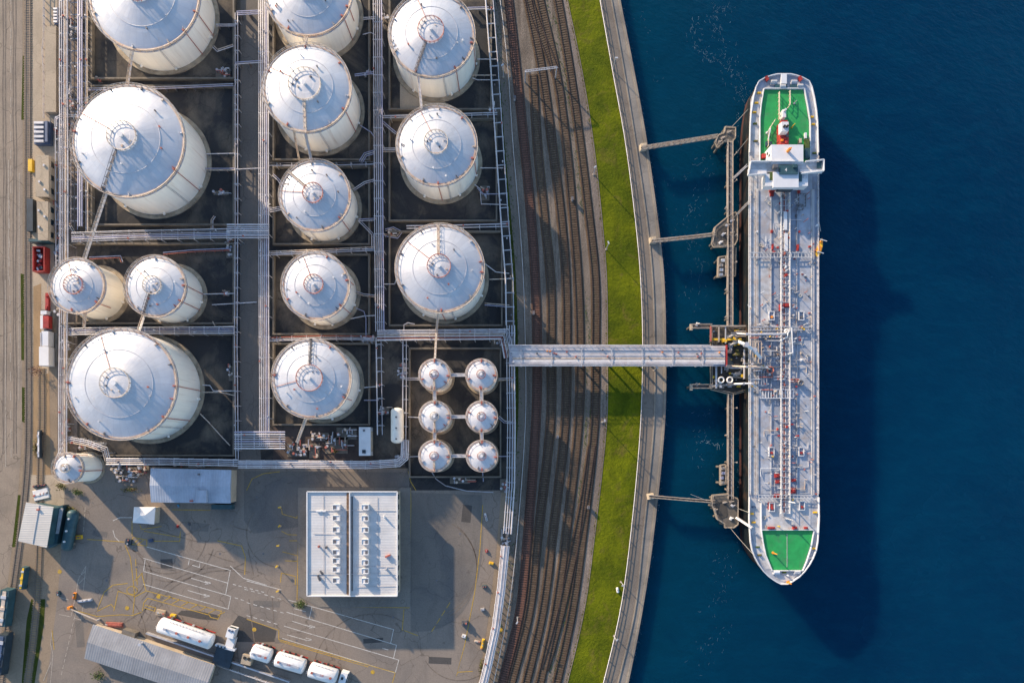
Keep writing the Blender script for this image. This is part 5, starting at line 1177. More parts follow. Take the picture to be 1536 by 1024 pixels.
for lab, px, py, m, sx, sy, hh in (('white drum stack right of the yard, beside the yellow line', 729, 775, 'white', 3, 12, 4), ('red crate at the right side of the yard', 730, 826, 'red', 4, 4, 3), ('yellow crate near the curved pipes, upper', 737, 844, 'yellow', 7, 4, 4), ('teal crate near the curved pipes', 727, 879, 'teal', 7, 4, 4), ('pale machine parts right of the yard, lower', 724, 913, 'galv', 6, 4, 5), ('grey bucket machine at the bend of the yellow line', 697, 933, 'steel', 9, 8, 8), ('white sacks beside the yellow line, lower', 696, 953, 'white', 6, 5, 3), ('pallet of pipes near the bottom of the curved rack', 716, 961, 'railing', 9, 3, 3), ('yellow rusty frame beside the bottom of the curved pipes', 724, 965, 'yellow', 4, 16, 4), ('dark crate beneath the kiosk side in the yard', 194, 812, 'darkbox', 9, 9, 5), ('teal cable drum near the road barrier', 89, 889, 'teal', 5, 7, 5), ('rusty barrier block at the yard gate', 113, 893, 'orange', 4, 10, 5), ('pale crate pile at the gate barrier', 128, 900, 'galv', 22, 4, 4), ('brown pallet group below the yard gate', 172, 936, 'pipe_red', 26, 7, 4), ('blue barrel near the end of the bluegrey shed', 268, 758, 'plastic_blue', 2.5, 4, 4), ('dark manhole block in the yard by the kiosk', 284, 786, 'steel', 4, 3, 2), ('red cone like marker by the kiosk', 267, 789, 'red', 2.6, 4, 4), ('yellow gate box at the left of the yard', 120, 805, 'yellow', 9, 6, 5), ('blue sign box on the yard beside the kiosk lane', 227, 810, 'blue', 7, 5, 3), ('yellow equipment beside the longest tank trailer', 261, 922, 'yellow', 8, 4, 6), ('concrete block behind the longest tank trailer', 242, 918, 'concrete', 14, 9, 5), ('pale sled trailer on the paved apron by the white shed', 62, 741, 'white', 24, 16, 2), ('dark beam lying on the paved apron', 60, 728, 'darkbox', 20, 3, 3)):
    x, y = P2(px, py); t = thing(YN.pop(0), lab, 'yard item', (x, y, 0), rz=random.uniform(-.3, .3))
    MB(True).box(0, 0, .2, sx, sy, hh * .7, 0, 0, .92).build('body', m, t)
    k = max(2, int(max(sx, sy) / 2.5))
    for i in range(k):
        u = (i + .5) / k - .5
        MB(True).box(u * sx * .9 if sx > sy else 0, u * sy * .9 if sy >= sx else 0, hh * .7 + .1, sx * .12 + .7, sy * .12 + .7, hh * random.uniform(.2, .5), random.uniform(-.3, .3)).build('fitting', random.choice([m, m, 'galv', 'steel', 'pipe_red']), t)
# gate barrier at the yard entrance
a, b = P2(108, 910), P2(150, 928); t = thing('barrier_gate', 'brown and white lift barrier across the yard entrance', 'barrier', (a[0], a[1], 0))
MB().bar((a[0], a[1], 7), (b[0], b[1], 7), 1.4, 1.2).build('arm', 'railing', t); MB().box(a[0], a[1], 0, 4, 4, 9).build('post', 'orange', t); MB().box(b[0], b[1], 0, 2, 2, 7).build('rest_post', 'galv', t)
# ------------------------------------------------------------------ jetty
JZ = 16.
def piles(par, pts, r=1.8, z1=14, name='pile'):
    for x, y in pts: MB().cyl(x, y, -34, z1, r, 10).build(name, 'jetty', par)
def platform(label, poly, z, name='mooring_dolphin', m='jetty', cat='dolphin', th=5., rail=True, group=None):
    q = [P(x, y, z)[:2] for x, y in poly]; c = (sum(p[0] for p in q) / len(q), sum(p[1] for p in q) / len(q))
    t = thing(name, label, cat, (c[0], c[1], -12), group)
    MB().prism(q, z - th, z).build('deck', m, t)
    b = MB(); n = len(q)
    for i in range(n): b.bar((q[i][0], q[i][1], z), (q[(i + 1) % n][0], q[(i + 1) % n][1], z), 1.3, 1.)
    b.build('edge_kerb', 'concrete', t)
    if rail: rail_mb(MB(), [c2 for c2 in [(c[0] + (p[0] - c[0]) * .95, c[1] + (p[1] - c[1]) * .95) for p in q]], z, 5, .3, 7, True).build('railing', 'jrail', t)
    piles(t, [(c[0] + (p[0] - c[0]) * .8, c[1] + (p[1] - c[1]) * .8) for p in q], z1=z - th)
    return t, q, c
def walkway(label, pts, w, z, name='jetty_walkway', rail='jrail', deck='grate', step=40, cat='walkway', kerb=True):
    p2 = [P(x, y, z)[:2] for x, y in pts]; t = thing(name, label, cat, (p2[0][0], p2[0][1], -12))
    d = MB()
    for i in range(len(p2) - 1): d.bar((p2[i][0], p2[i][1], z - 1), (p2[i + 1][0], p2[i + 1][1], z - 1), w, 1.)
    d.build('deck', deck, t)
    for s in (-1, 1):
        o = offset_path(p2, s * w / 2)
        rail_mb(MB(), o, z, 5, .42, 8).build('railing', rail, t)
        if kerb:
            b = MB()
            for i in range(len(o) - 1): b.bar((o[i][0], o[i][1], z - 2), (o[i + 1][0], o[i + 1][1], z - 2), 1., 2.6)
            b.build('girder', 'jrail', t)
    for (x, y), a in along(p2, step):
        MB().box(x, y, z - 4, 2.4, w + 2, 2.4, a).build('cross_head', 'jetty', t)
        if w > 6:
            MB().cyl(x, y, -34, z - 4, 1.5, 10).build('pile', 'jetty', t); s_ = random.choice([-1, 1]); u, v_ = -math.sin(a) * s_, math.cos(a) * s_
            mb = MB().bar((x + u * w * .5, y + v_ * w * .5, z), (x + u * (w * .5 + 4), y + v_ * (w * .5 + 4), z + 1), 1.2, .8); mb.cyl(x + u * (w * .5 + 4), y + v_ * (w * .5 + 4), z, z + 8, .5, 8); mb.box(x + u * (w * .5 + 4), y + v_ * (w * .5 + 4), z + 8, 1.6, 2.4, .7); mb.build('lamp_bracket', 'jrail', t)
    if w > 6:
        for s in (-1, 1):
            o = offset_path(p2, s * (w / 2 - 1.6)); mb = MB()
            for i in range(len(o) - 1): mb.tube([(o[i][0], o[i][1], z + .7), (o[i + 1][0], o[i + 1][1], z + .7)], .5, 6)
            mb.build('service_pipe', 'pipe_grey' if s > 0 else 'jrail', t)
        for (x, y), a in along(p2, 12): MB().box(x, y, z + .02, 1., w - 1.5, .5, a).build('deck_batten', 'jrail', t)
    return t, p2
walkway('long grey catwalk along the ship, upper half, north of the loading platform', [(1094.5, 212), (1094.5, 488.4)], 7.2, JZ)
walkway('long grey catwalk along the ship, lower half, south of the loading platform', [(1095, 591.5), (1095, 748)], 7.2, JZ)
walkway('topmost slanting footbridge from the quay to the catwalk', [(962, 223), (1020, 214), (1076, 205)], 3.4, JZ - 2)
walkway('second slanting footbridge from the quay to the catwalk', [(978, 362), (1030, 357), (1072, 352)], 3.4, JZ - 2)
walkway('lowest footbridge from the quay to the bottom dolphin', [(974, 744), (1020, 748), (1072, 752)], 3.4, JZ - 2)
for lab, px, py in (('pale footing block where the topmost footbridge meets the quay', 964, 223), ('pale footing block where the second footbridge meets the quay', 978, 362), ('pale footing block where the lowest footbridge meets the quay', 975, 744)):
    x, y = P2(px, py); mb = MB().box(x, y, 0, 10, 9, 11, .1, taper=.8); mb.box(x, y, 11, 4, 4, 3); single(mb, 'bridge_footing', 'beige', lab, 'footing', 'footings of the footbridges')
DG = 'mooring dolphins'
t1, q, c = platform('small brown dolphin at the top end of the catwalk', [(1087, 191), (1103, 192), (1103, 207), (1098, 213), (1086, 213), (1076, 222), (1072, 214), (1077, 203), (1086, 200)], JZ, group=DG)
t2, q, c = platform('six sided middle dolphin at the second footbridge', [(1090, 326), (1103, 318), (1106, 322), (1106, 360), (1101, 370), (1070, 371), (1067, 366), (1071, 342)], JZ, group=DG)
MB().cyl(c[0] - 2, c[1] - 4, JZ, JZ + .4, 12, 20).build('round_deck', 'jetty_dark', t2)
t3, q, c3 = platform('shield shaped bottom dolphin at the lowest footbridge', [(1068, 742), (1090, 740), (1100, 744), (1107, 748), (1107, 786), (1101, 791), (1087, 791), (1086, 785), (1075, 778), (1070, 762), (1066, 757)], JZ, group=DG)
MB().prism([(c3[0] + a, c3[1] + b) for a, b in ((-14, 12), (2, 16), (4, -8), (-6, -12), (-12, -2))], JZ + .01, JZ + .5).build('dark_deck', 'jetty_dark', t3)
def hook(par, x, y, z):
    mb = MB().box(x, y, z, 5, 3.4, 2, random.random() * 3); mb.cyl(x, y, z, z + 4, 1.2, 8); mb.tube([(x, y, z + 3), (x + 3, y + 1, z + 4.5), (x + 4, y + 1, z + 2)], .6, 5); mb.build('mooring_hook', random.choice(['galv', 'jrail', 'white']), par)
for par, pts in ((t1, ((1093, 199), (1083, 208), (1079, 214))), (t2, ((1097, 332), (1097, 350), (1084, 352), (1080, 364), (1090, 339))), (t3, ((1086, 753), (1096, 752), (1096, 777), (1072, 764), (1098, 758)))):
    for a, b in pts: hook(par, *P(a, b, JZ))
for lab, poly in (('tan side platform left of the upper catwalk', [(1077, 386), (1088, 384), (1088, 414), (1076, 416)]), ('pale side platform left of the lower catwalk', [(1080, 697), (1088, 696), (1088, 726), (1080, 727)])):
    t, q, c = platform(lab, poly, JZ - 3, 'side_platform', 'jetty', 'platform')
    for k in range(4): MB().box(c[0] + random.uniform(-2, 2), q[0][1] - 5 - k * 7, JZ - 3, 5, 4, 3).build('locker', random.choice(['white', 'galv', 'pipe_blue', 'jrail']), t)
t, q, c = platform('narrow tan strip platform right of the upper catwalk', [(1100, 372), (1104, 372), (1103, 414), (1100, 414)], JZ - 2, 'side_platform', 'jetty', 'platform', rail=False)
# loading platform
t, q, c = platform('dark cluttered loading platform at the end of the pipe trestle', [(1066, 489), (1128, 489), (1128, 584), (1098, 592), (1066, 584)], JZ, 'loading_platform', 'jetty_dark', 'loading platform')
lp = t
def lpx(par, px, py, z): return P(px, py, z)
for k, (x0, y0, x1, y1, w, m, z) in enumerate(((1066, 489, 1128, 489, 2.2, 'jrail', 22), (1066, 509, 1112, 509, 3, 'yellow', 20), (1078, 489, 1078, 513, 2, 'jrail', 22), (1088, 489, 1088, 515, 1.6, 'galv', 21), (1066, 489, 1066, 512, 2.4, 'pipe_red', 22), (1064, 579, 1128, 575, 3.2, 'jrail', 20), (1074, 545, 1074, 582, 2.6, 'galv', 22), (1082, 545, 1082, 560, 1.4, 'pipe', 22), (1095, 552, 1124, 552, 1.8, 'galv', 21), (1116, 524, 1116, 568, 2.2, 'pipe', 24), (1104, 497, 1120, 497, 2, 'jrail', 24), (1104, 504, 1120, 504, 2, 'jrail', 24), (1092, 565, 1128, 567, 2.6, 'jrail', 18))):
    a, b = P(x0, y0, z), P(x1, y1, z); MB().bar(a, b, w, 1.6).build('beam', m, lp)
    MB().box(a[0], a[1], JZ, 1.4, 1.4, z - JZ).build('column', 'steel', lp); MB().box(b[0], b[1], JZ, 1.4, 1.4, z - JZ).build('column', 'steel', lp)
for k in range(80):
    px, py = random.uniform(1068, 1126), random.choice([random.uniform(491, 512), random.uniform(548, 582), random.uniform(515, 545)])
    if 515 < py < 545 and px < 1092: continue
    x, y, z = P(px, py, JZ); hgt = random.uniform(2, 7); mb = MB()
    if random.random() < .4: mb.cyl(x, y, z, z + hgt, random.uniform(.8, 1.8), 8)
    else: mb.box(x, y, z, random.uniform(2, 7), random.uniform(1.5, 5), hgt)
    mb.build('equipment', random.choice(['steel', 'galv', 'jrail', 'darkbox', 'yellow', 'leaf_y', 'pipe_grey']), lp)
for lab, yy in (('upper narrow pier reaching left from the loading platform', 489.5), ('lower narrow pier reaching left from the loading platform', 579.5)):
    t, p2 = walkway(lab, [(1037, yy), (1067, yy)], 5.5, JZ, 'finger_pier', cat='pier', step=20)
    x, y = p2[0]; MB().box(x, y - 1, JZ - 2, 4, 9, 3).build('end_block', 'beige', t); hook(t, x + 8, y + 3, JZ)
    piles(t, [(x, y)], 1.8, JZ - 3)
# loading arms and hoses from platform to manifold
def arm(label, pts, r, m):
    p = [P(*q) for q in pts]
    t = MB().tube(p, r, 8).build('loading_arm', m, lp, True, label=label)
    mb = MB().cyl(p[0][0], p[0][1], JZ, p[0][2], 1.8, 10); mb.box(p[0][0], p[0][1], JZ, 6, 6, 2); mb.build('riser', 'galv', t)
    for q in p[1:-1]: MB().cyl(q[0], q[1], q[2] - r * 1.5, q[2] + r * 1.5, r * 1.5, 10).build('swivel', 'galv', t)
    MB().box(p[0][0] - 4, p[0][1], p[0][2], 7, 3, 3).build('counterweight', 'steel', t)
arm('thick white loading arm sloping down to the ship from the platform', [(1107, 512, 52), (1119, 517, 62), (1131, 525, 56), (1141, 537, 48)], 2.4, 'white')
arm('straight pale loading arm above the white one, reaching over the deck', [(1104, 500, 50), (1120, 501, 60), (1160, 501, 56), (1178, 500, 49)], 1.2, 'pipe')
arm('pair of pale hoses below the white arm, reaching to the red ringed flange', [(1097, 549, 40), (1120, 550, 56), (1150, 551, 52), (1154, 553, 47)], 1.1, 'railing')
arm('lowest loading arm lying along the bottom of the platform', [(1100, 576, 34), (1116, 575, 44), (1128, 575, 50), (1134, 580, 46)], 1.2, 'galv')
arm('dark jointed loading arm beside the pair of hoses', [(1110, 560, 40), (1116, 545, 50), (1128, 546, 52), (1140, 548, 47)], 1., 'steel')
x, y, z = P(1094, 532, JZ); MB().box(x, y, z, 12, 30, .4).build('dark_deck', 'darkbox', lp)
for k in range(2): mb = MB(); xx, yy, _ = P(1081 + k * 13, 570, 22); mb.lathe(xx, yy, [(4, 22), (5, 23), (5, 25), (4, 26), (3, 25), (3, 23)], 14, True); mb.build('hose_reel', 'white', lp)
# gangways from ship to jetty and mooring lines
gangway('slanting ship gangway from the upper catwalk to the accommodation block', P(1100, 268, 18), P(1120, 249, 44), 2.4, 'pipe', 'ship_gangway', 'gangway', 'gangways between jetty and ship')
gangway('short slanting gangway from the middle dolphin to the ship', P(1105, 322, 20), P(1122, 304, 43), 2.4, 'railing', 'ship_gangway', 'gangway', 'gangways between jetty and ship')
gangway('slanting gangway from the bottom dolphin to the bow', P(1104, 776, 18), P(1127, 791, 45), 3, 'pipe', 'ship_gangway', 'gangway', 'gangways between jetty and ship')
def line_(label, a, b, sag=3., r=.28):
    A, B = Vector(a), Vector(b); pts = [tuple(A.lerp(B, k / 10) - Vector((0, 0, sag * math.sin(math.pi * k / 10)))) for k in range(11)]
    single(MB().tube(pts, r, 5), 'mooring_line', 'rope', label, 'mooring line', 'mooring lines', at=a)
line_('mooring line from the top dolphin to the stern', P(1097, 191, 19), P(1122, 164, 45)); line_('mooring line from the bottom dolphin to the bow', P(1096, 792, 19), P(1131, 832, 45))
line_('mooring line from the middle dolphin up to the ship side', P(1100, 327, 19), P(1122, 302, 44)); line_('second mooring line from the bottom dolphin to the ship', P(1107, 762, 19), P(1123, 768, 44)); line_('slack line above the lowest footbridge', P(1036, 741, 22), P(1060, 750, 20), 1); line_('mooring line running to the upper catwalk from the stern quarter', P(1099, 236, 18), P(1122, 208, 44))

# ------------------------------------------------------------------ the tanker
DZ, WL_ = 40., -7.
D = lambda px, py, z=DZ: P(px, py, z)
HX = 1175.1
prof = [(112.5, 10), (114.5, 19), (118, 29), (123, 38), (132, 42.5), (149, 46.5), (168, 49.5), (184, 51), (230, 52.3), (300, 52.6), (700, 52.6), (745, 52.6), (778, 53), (797, 52), (812, 51), (825, 48.5), (836, 44), (846, 38.5), (856, 31), (864, 23), (871, 13), (875, 5)]
OUT = [(HX - w_ * .985, y) for y, w_ in prof] + [(HX + w_ * .985, y) for y, w_ in prof[::-1]]
sx, sy, _ = D(HX, 494)
ship = thing('tanker_ship', 'grey decked product tanker with green bow and stern decks, moored at the jetty', 'ship', (sx, sy, WL_))
top = [D(x, y)[:2] for x, y in OUT]
def inset(poly, d):
    c = [sum(p[i] for p in poly) / len(poly) for i in (0, 1)]; L = [max(abs(p[i] - c[i]) for p in poly) for i in (0, 1)]
    return [(c[0] + (p[0] - c[0]) * (1 - d / L[0]), c[1] + (p[1] - c[1]) * (1 - d / L[1])) for p in poly]
wl = inset(top, 1.5); wl = [(x, y if y > sy - 300 else sy - 300 + (y - sy + 300) * .86) for x, y in wl]; mid = inset(top, .4)
MB().prism(wl, WL_ - 20, WL_ + 10, top=inset(wl, -.3)).build('boot_topping', 'boot', ship)
hb = MB(); lo = inset(wl, -.35); n = len(top)
v = [(p[0], p[1], WL_ + 10.01) for p in lo] + [(p[0], p[1], DZ - 3.5) for p in mid] + [(p[0], p[1], DZ) for p in top]
hb.add(v, [(k * n + i, k * n + (i + 1) % n, (k + 1) * n + (i + 1) % n, (k + 1) * n + i) for k in (0, 1) for i in range(n)], 0)
for i in range(len(hb.f) // 2, len(hb.f)): hb.mi[i] = 1
hb.build('hull', ['hull', 'hull_green'], ship)
MB().prism(inset(top, .05), DZ - 2, DZ - .3).build('main_deck', 'deck', ship)
# bulwark around the deck edge, white at the ends
def rim_part(idx, name, m, h_, w_=1.1):
    mb = MB()
    for i in idx:
        a, b = top[i % n], top[(i + 1) % n]; mb.bar((a[0], a[1], DZ - .3), (b[0], b[1], DZ - .3), w_, h_)
    return mb.build(name, m, ship)
np_ = len(prof)
aft = [i for i in range(n) if OUT[i][1] < 232 and OUT[(i + 1) % n][1] < 232]
fwd = [i for i in range(n) if OUT[i][1] > 740 and OUT[(i + 1) % n][1] > 740]
rim_part(aft, 'bulwark', 'ship_white', 3.6); rim_part(fwd, 'bulwark', 'ship_white', 4.5)
rim_part([i for i in range(n) if i not in aft and i not in fwd], 'deck_edge', 'ship_white', 1.1, .9)
for s in (-1, 1):
    rail_mb(MB(), [D(HX + s * 50.9, y)[:2] for y in range(236, 742, 12)], DZ - .3, 5.5, .28, 8).build('side_railing', 'pipe', ship)
# deck strips and raised plates
def plate(x0, y0, x1, y1, m, h_=.25, name='deck_plate', z=DZ - .3):
    a, b = D(x0, y0, z), D(x1, y1, z); q = [(a[0], a[1]), (b[0], a[1]), (b[0], b[1]), (a[0], b[1])]
    return MB().prism(q, z + .01, z + h_).build(name, m, ship)
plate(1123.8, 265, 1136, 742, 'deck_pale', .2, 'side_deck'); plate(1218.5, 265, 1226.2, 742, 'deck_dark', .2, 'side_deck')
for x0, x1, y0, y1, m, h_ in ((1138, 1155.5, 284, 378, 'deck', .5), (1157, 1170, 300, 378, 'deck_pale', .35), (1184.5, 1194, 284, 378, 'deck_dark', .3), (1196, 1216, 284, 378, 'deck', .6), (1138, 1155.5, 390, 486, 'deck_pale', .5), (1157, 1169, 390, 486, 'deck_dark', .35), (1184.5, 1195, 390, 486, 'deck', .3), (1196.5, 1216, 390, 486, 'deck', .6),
                             (1145, 1162, 519, 551, 'deck_dark', .9), (1164, 1170, 506, 585, 'deck_dark', .3), (1186, 1216, 506, 585, 'deck', .4), (1138, 1160, 596, 740, 'deck', .5), (1162, 1170, 596, 740, 'deck_dark', .3), (1184.5, 1194, 596, 740, 'deck_dark', .35), (1196, 1216, 596, 740, 'deck', .6), (1142, 1216, 748, 793, 'deck_pale', .3)):
    plate(x0, y0, x1, y1, m, h_)
for x_ in (1136.5, 1156.2, 1195.3, 1217.2):
    a, b = D(x_, 284), D(x_, 742); MB().bar((a[0], a[1], DZ - .3), (b[0], b[1], DZ - .3), 1., 2.2).build('longitudinal', 'deck_pale' if x_ in (1136.5, 1217.2) else 'deck', ship)
# side pipes along the left walkway, with clutter
for k, (x_, m) in enumerate(((1133.5, 'railing'), (1135, 'pipe'), (1126, 'pipe_grey'), (1219.5, 'ship_white'), (1221, 'pipe'))):
    MB().tube([D(x_, 284, DZ + 1), D(x_, 742, DZ + 1)], .5, 6).build('deck_line', m, ship)
# transverse walkway frames
def tframe(y0, y1, x0=1125, x1=1218, m='galv', z=DZ + 5):
    mb = MB()
    for y_ in (y0, y1):
        mb.bar(D(x0, y_, z), D(x1, y_, z), .9, .9)
    k = int((x1 - x0) / 5)
    for i in range(k + 1):
        x_ = x0 + (x1 - x0) * i / k; mb.bar(D(x_, y0, z), D(x_, y1, z), .7, .5); mb.box(*D(x_, y0, DZ)[:2], DZ - .3, .5, .5, 5.5)
    mb.build('cross_walkway', m, ship)
tframe(379, 386, m='deck_pale'); tframe(490, 495); tframe(742, 747, 1138, 1217, 'deck_pale')
# cargo manifolds amidships
for y_, x0, x1, m in ((499, 1138, 1180, 'pipe'), (502.5, 1128, 1178, 'pipe_grey'), (505.5, 1135, 1174, 'pipe'), (549, 1126, 1154, 'railing'), (552, 1126, 1150, 'pipe'), (556, 1130, 1146, 'pipe_grey'), (569, 1185, 1200, 'pipe_red'), (572, 1184, 1202, 'pipe_red'), (492.5, 1183, 1217, 'galv'), (565, 1160, 1180, 'pipe'), (569, 1160, 1176, 'galv')):
    MB().tube([D(x0, y_, DZ + 3.5), D(x1, y_, DZ + 3.5)], 1., 8).build('manifold_pipe', m, ship)
    for k in range(3):
        x_ = random.uniform(x0, x1); MB().box(*D(x_, y_, DZ)[:2], DZ - .3, 1.4, 1.4, 7).build('manifold_valve', random.choice(['galv', 'pipe_red', 'steel', 'yellow', 'railing']), ship)
def ladder_frame(x0, y0, x1, y1, m='galv', z=DZ + 4):
    mb = MB(); 
    for a, b in (((x0, y0), (x1, y0)), ((x0, y1), (x1, y1))): mb.bar(D(*a, z), D(*b, z), .9, .8)
    k = max(2, int(abs(x1 - x0) / 4))
    for i in range(k + 1): x_ = x0 + (x1 - x0) * i / k; mb.bar(D(x_, y0, z), D(x_, y1, z), .8, .6); mb.box(*D(x_, y1, 0)[:2], DZ - .3, .6, .6, 4.3) if False else mb.box(D(x_, y1, DZ)[0], D(x_, y1, DZ)[1], DZ - .3, .6, .6, 4.3)
    mb.build('drip_frame', m, ship)
ladder_frame(1140, 584, 1190, 597, 'ship_white'); ladder_frame(1138, 487, 1162, 500); ladder_frame(1125, 512, 1142, 545, 'railing'); ladder_frame(1138, 555, 1150, 578)
for lab, x_, y_, r_, m in (('l', 1155.5, 555, 5.5, 'pipe_red'), ('r', 1201, 574, 4.5, 'steel'), ('u', 1180, 497, 4, 'white')):
    a = D(x_, y_, DZ + 5); MB().lathe(a[0], a[1], [(r_ - 1, DZ + 3), (r_, DZ + 4), (r_, DZ + 6), (r_ - 1, DZ + 7), (r_ - 2, DZ + 6), (r_ - 2, DZ + 4)], 16, True).build('hose_ring', m, ship)
a = [D(1178, 499, DZ + 8), D(1183, 494, DZ + 9), D(1181, 505, DZ + 8), D(1174, 509, DZ + 6), D(1168, 512, DZ + 4)]; MB().tube(a, 1., 8).build('hose', 'white', ship, True)
# centre-line pipe corridor
for k in range(6):
    x_ = 1172 + k * 2.1; MB().tube([D(x_, 287, DZ + 2.5), D(x_, 768, DZ + 2.5)], .62, 7).build('cargo_pipe', ('pipe', 'pipe_grey', 'pipe_red', 'pipe', 'pipe_grey', 'pipe')[k], ship, True)
for x_ in (1170.6, 1183.8):
    rail_mb(MB(), [D(x_, y, DZ + 4)[:2] for y in range(290, 772, 20)], DZ + 2.5, 5, .38, 9).build('catwalk_rail', 'white', ship)
for y_ in range(292, 770, 9): MB().box(*D(1177.2, y_)[:2], DZ + 3.2, 13, .9, .8).build('pipe_cross_beam', 'galv', ship)
for k in range(46):
    y_ = random.uniform(292, 765); x_ = random.choice([random.uniform(1171, 1184), random.uniform(1171, 1184), random.uniform(1160, 1195)]); h_ = random.uniform(2.5, 7)
    a = D(x_, y_); mb = MB().box(a[0], a[1], DZ, random.uniform(1.2, 3.4), random.uniform(1.2, 4.), h_); mb.cyl(a[0], a[1], DZ + h_, DZ + h_ + 1, 1., 8); mb.build('deck_fitting', random.choice(['pipe_red', 'galv', 'ship_white', 'red', 'steel', 'railing', 'galv']), ship)
for k in range(52):
    y_ = random.uniform(290, 790); x_ = random.choice([random.uniform(1124, 1135), random.uniform(1139, 1168), random.uniform(1187, 1215), random.uniform(1218, 1226)]); a = D(x_, y_); h_ = random.uniform(1.5, 6.5); mb = MB()
    r = random.random()
    if r < .45: mb.cyl(a[0], a[1], DZ - .3, DZ + h_, .7, 8); mb.cyl(a[0], a[1], DZ + h_, DZ + h_ + .9, 1.3, 8)
    elif r < .75: mb.box(a[0], a[1], DZ - .3, random.uniform(1, 3), random.uniform(1, 3), h_ * .6)
    else: mb.tube([(a[0], a[1], DZ), (a[0], a[1], DZ + h_), (a[0] + random.uniform(-5, 5), a[1] + random.uniform(-5, 5), DZ + h_ * .8)], .5, 5)
    mb.build('deck_fitting', random.choice(['pipe_red', 'galv', 'steel', 'ship_white', 'yellow', 'railing', 'red']), ship)
for k in range(40):
    a = D(random.uniform(1138, 1216), random.uniform(288, 790)); s_ = random.uniform(1.2, 3.2)
    if k % 4 == 0: MB().lathe(a[0], a[1], [(s_ * .5, DZ + .3), (s_, DZ + .3), (s_, DZ + 1.2), (s_ * .5, DZ + 1.2)], 12, True).build('rope_coil', 'rope', ship)
    else: MB().box(a[0], a[1], DZ + .2, s_, s_ * random.uniform(.4, 1), random.uniform(.8, 3), random.random()).build('deck_fitting', random.choice(['pipe_red', 'red', 'pipe_red', 'railing', 'steel']), ship)
for k in range(70):
    y_ = random.uniform(290, 738); x_ = random.choice([random.uniform(1139, 1169), random.uniform(1186, 1216)]); a = D(x_, y_); h_ = random.uniform(5, 15); mb = MB().cyl(a[0], a[1], DZ - .3, DZ + h_, .45, 6)
    if k % 3 == 0: mb.box(a[0], a[1], DZ + h_, 2.2, 1, .8, random.random() * 3)
    mb.build('vent_post', random.choice(['galv', 'ship_white', 'pipe_red', 'railing']), ship)
for k in range(26):
    y_ = random.uniform(292, 735); s_ = random.choice([-1, 1]); x0 = 1177.5 + s_ * 7; x1 = 1177.5 + s_ * random.uniform(14, 38); hh = random.choice([1.2, 2., 3.])
    MB().tube([D(x0, y_, DZ + 2.5), D(x1, y_, DZ + hh), D(x1, y_ + random.uniform(-14, 14), DZ + hh), D(x1, y_ + 2, DZ + .2)], .45, 5).build('branch_line', random.choice(['pipe', 'pipe_grey', 'ship_white', 'railing']), ship)
plate(1137.5, 500, 1169, 583, 'deck_dark', .22)
for k in range(16):
    x0 = random.uniform(1125, 1150); y0 = random.uniform(487, 590); w_ = random.uniform(8, 30)
    m_ = random.choice(['galv', 'railing', 'pipe', 'pipe_grey', 'pipe_red', 'steel', 'galv'])
    if random.random() < .55: MB().tube([D(x0, y0, DZ + 1), D(x0, y0, DZ + 5), D(x0 + w_, y0, DZ + 5), D(x0 + w_, y0 + random.uniform(-8, 8), DZ + 5), D(x0 + w_, y0, DZ + 1)], .8, 6).build('manifold_pipe', m_, ship)
    else: ladder_frame(x0, y0, x0 + w_, y0 + random.uniform(4, 9), m_, DZ + random.uniform(2, 6))
for k in range(30):
    a = D(random.uniform(1125, 1188), random.uniform(485, 600)); h_ = random.uniform(2, 8); mb = MB().box(a[0], a[1], DZ, random.uniform(1, 3.5), random.uniform(1, 3.5), h_); mb.cyl(a[0], a[1], DZ + h_, DZ + h_ + 1.2, .9, 8); mb.build('manifold_valve', random.choice(['steel', 'galv', 'pipe_red', 'railing', 'jrail', 'darkbox', 'yellow']), ship)
# tank hatches with frames, red gear
def hatch(x_, y_, sx_, sy_, m='red', frame='ship_white'):
    a = D(x_, y_); f = MB()
    for s in (-1, 1): f.box(a[0] + s * sx_ / 2, a[1], DZ, 1., sy_ + 1, 3.2); f.box(a[0], a[1] + s * sy_ / 2, DZ, sx_ - 1, 1., 3.2)
    o = f.build('tank_hatch', frame, ship); MB().box(a[0], a[1], DZ, sx_ - 1.6, sy_ - 1.6, 1.6).build('cover', 'deck_dark', o); MB().cyl(a[0], a[1] - sy_ * .15, DZ + 1.6, DZ + 4, sx_ * .25, 10).build('dome', m, o)
for x_, y_, m in ((1156.5, 474, 'orange'), (1201, 474, 'steel'), (1156.5, 677, 'red'), (1201, 677, 'red'), (1157, 760, 'red'), (1202, 758, 'red')): hatch(x_, y_, 7, 12, m)
def redbox(x_, y_, sx_, sy_, h_=3, m='red', rz=0.): a = D(x_, y_); mb = MB().box(a[0], a[1], DZ, sx_, sy_, h_, rz); mb.box(a[0], a[1], DZ + h_, sx_ * .5, sy_ * .5, 1.2, rz); mb.build('deck_locker', m, ship)
for a in ((1170, 462, 4, 9, 4), (1178, 459, 8, 6, 5), (1165, 713, 7, 6, 2), (1166, 722, 6, 5, 2), (1189, 735, 7, 8, 2.5), (1165, 743, 8, 5, 3), (1156, 758, 9, 10, 1.5), (1190, 720, 6, 4, 2), (1156, 791, 10, 3, 4), (1191, 791, 6, 4, 4), (1208, 791, 5, 3, 3), (1157, 348, 3, 4, 3), (1158, 371, 3, 8, 3), (1196, 372, 3, 9, 3), (1197, 289, 4, 4, 4), (1157, 291, 5, 8, 3), (1181, 358, 4, 3, 5)): redbox(*a)
for x_, y_ in ((1176, 333), (1177, 365)): a = D(x_, y_); MB().box(a[0], a[1], DZ + 3, 4.5, 26, 3).build('pipe_cover', 'ship_white', ship)
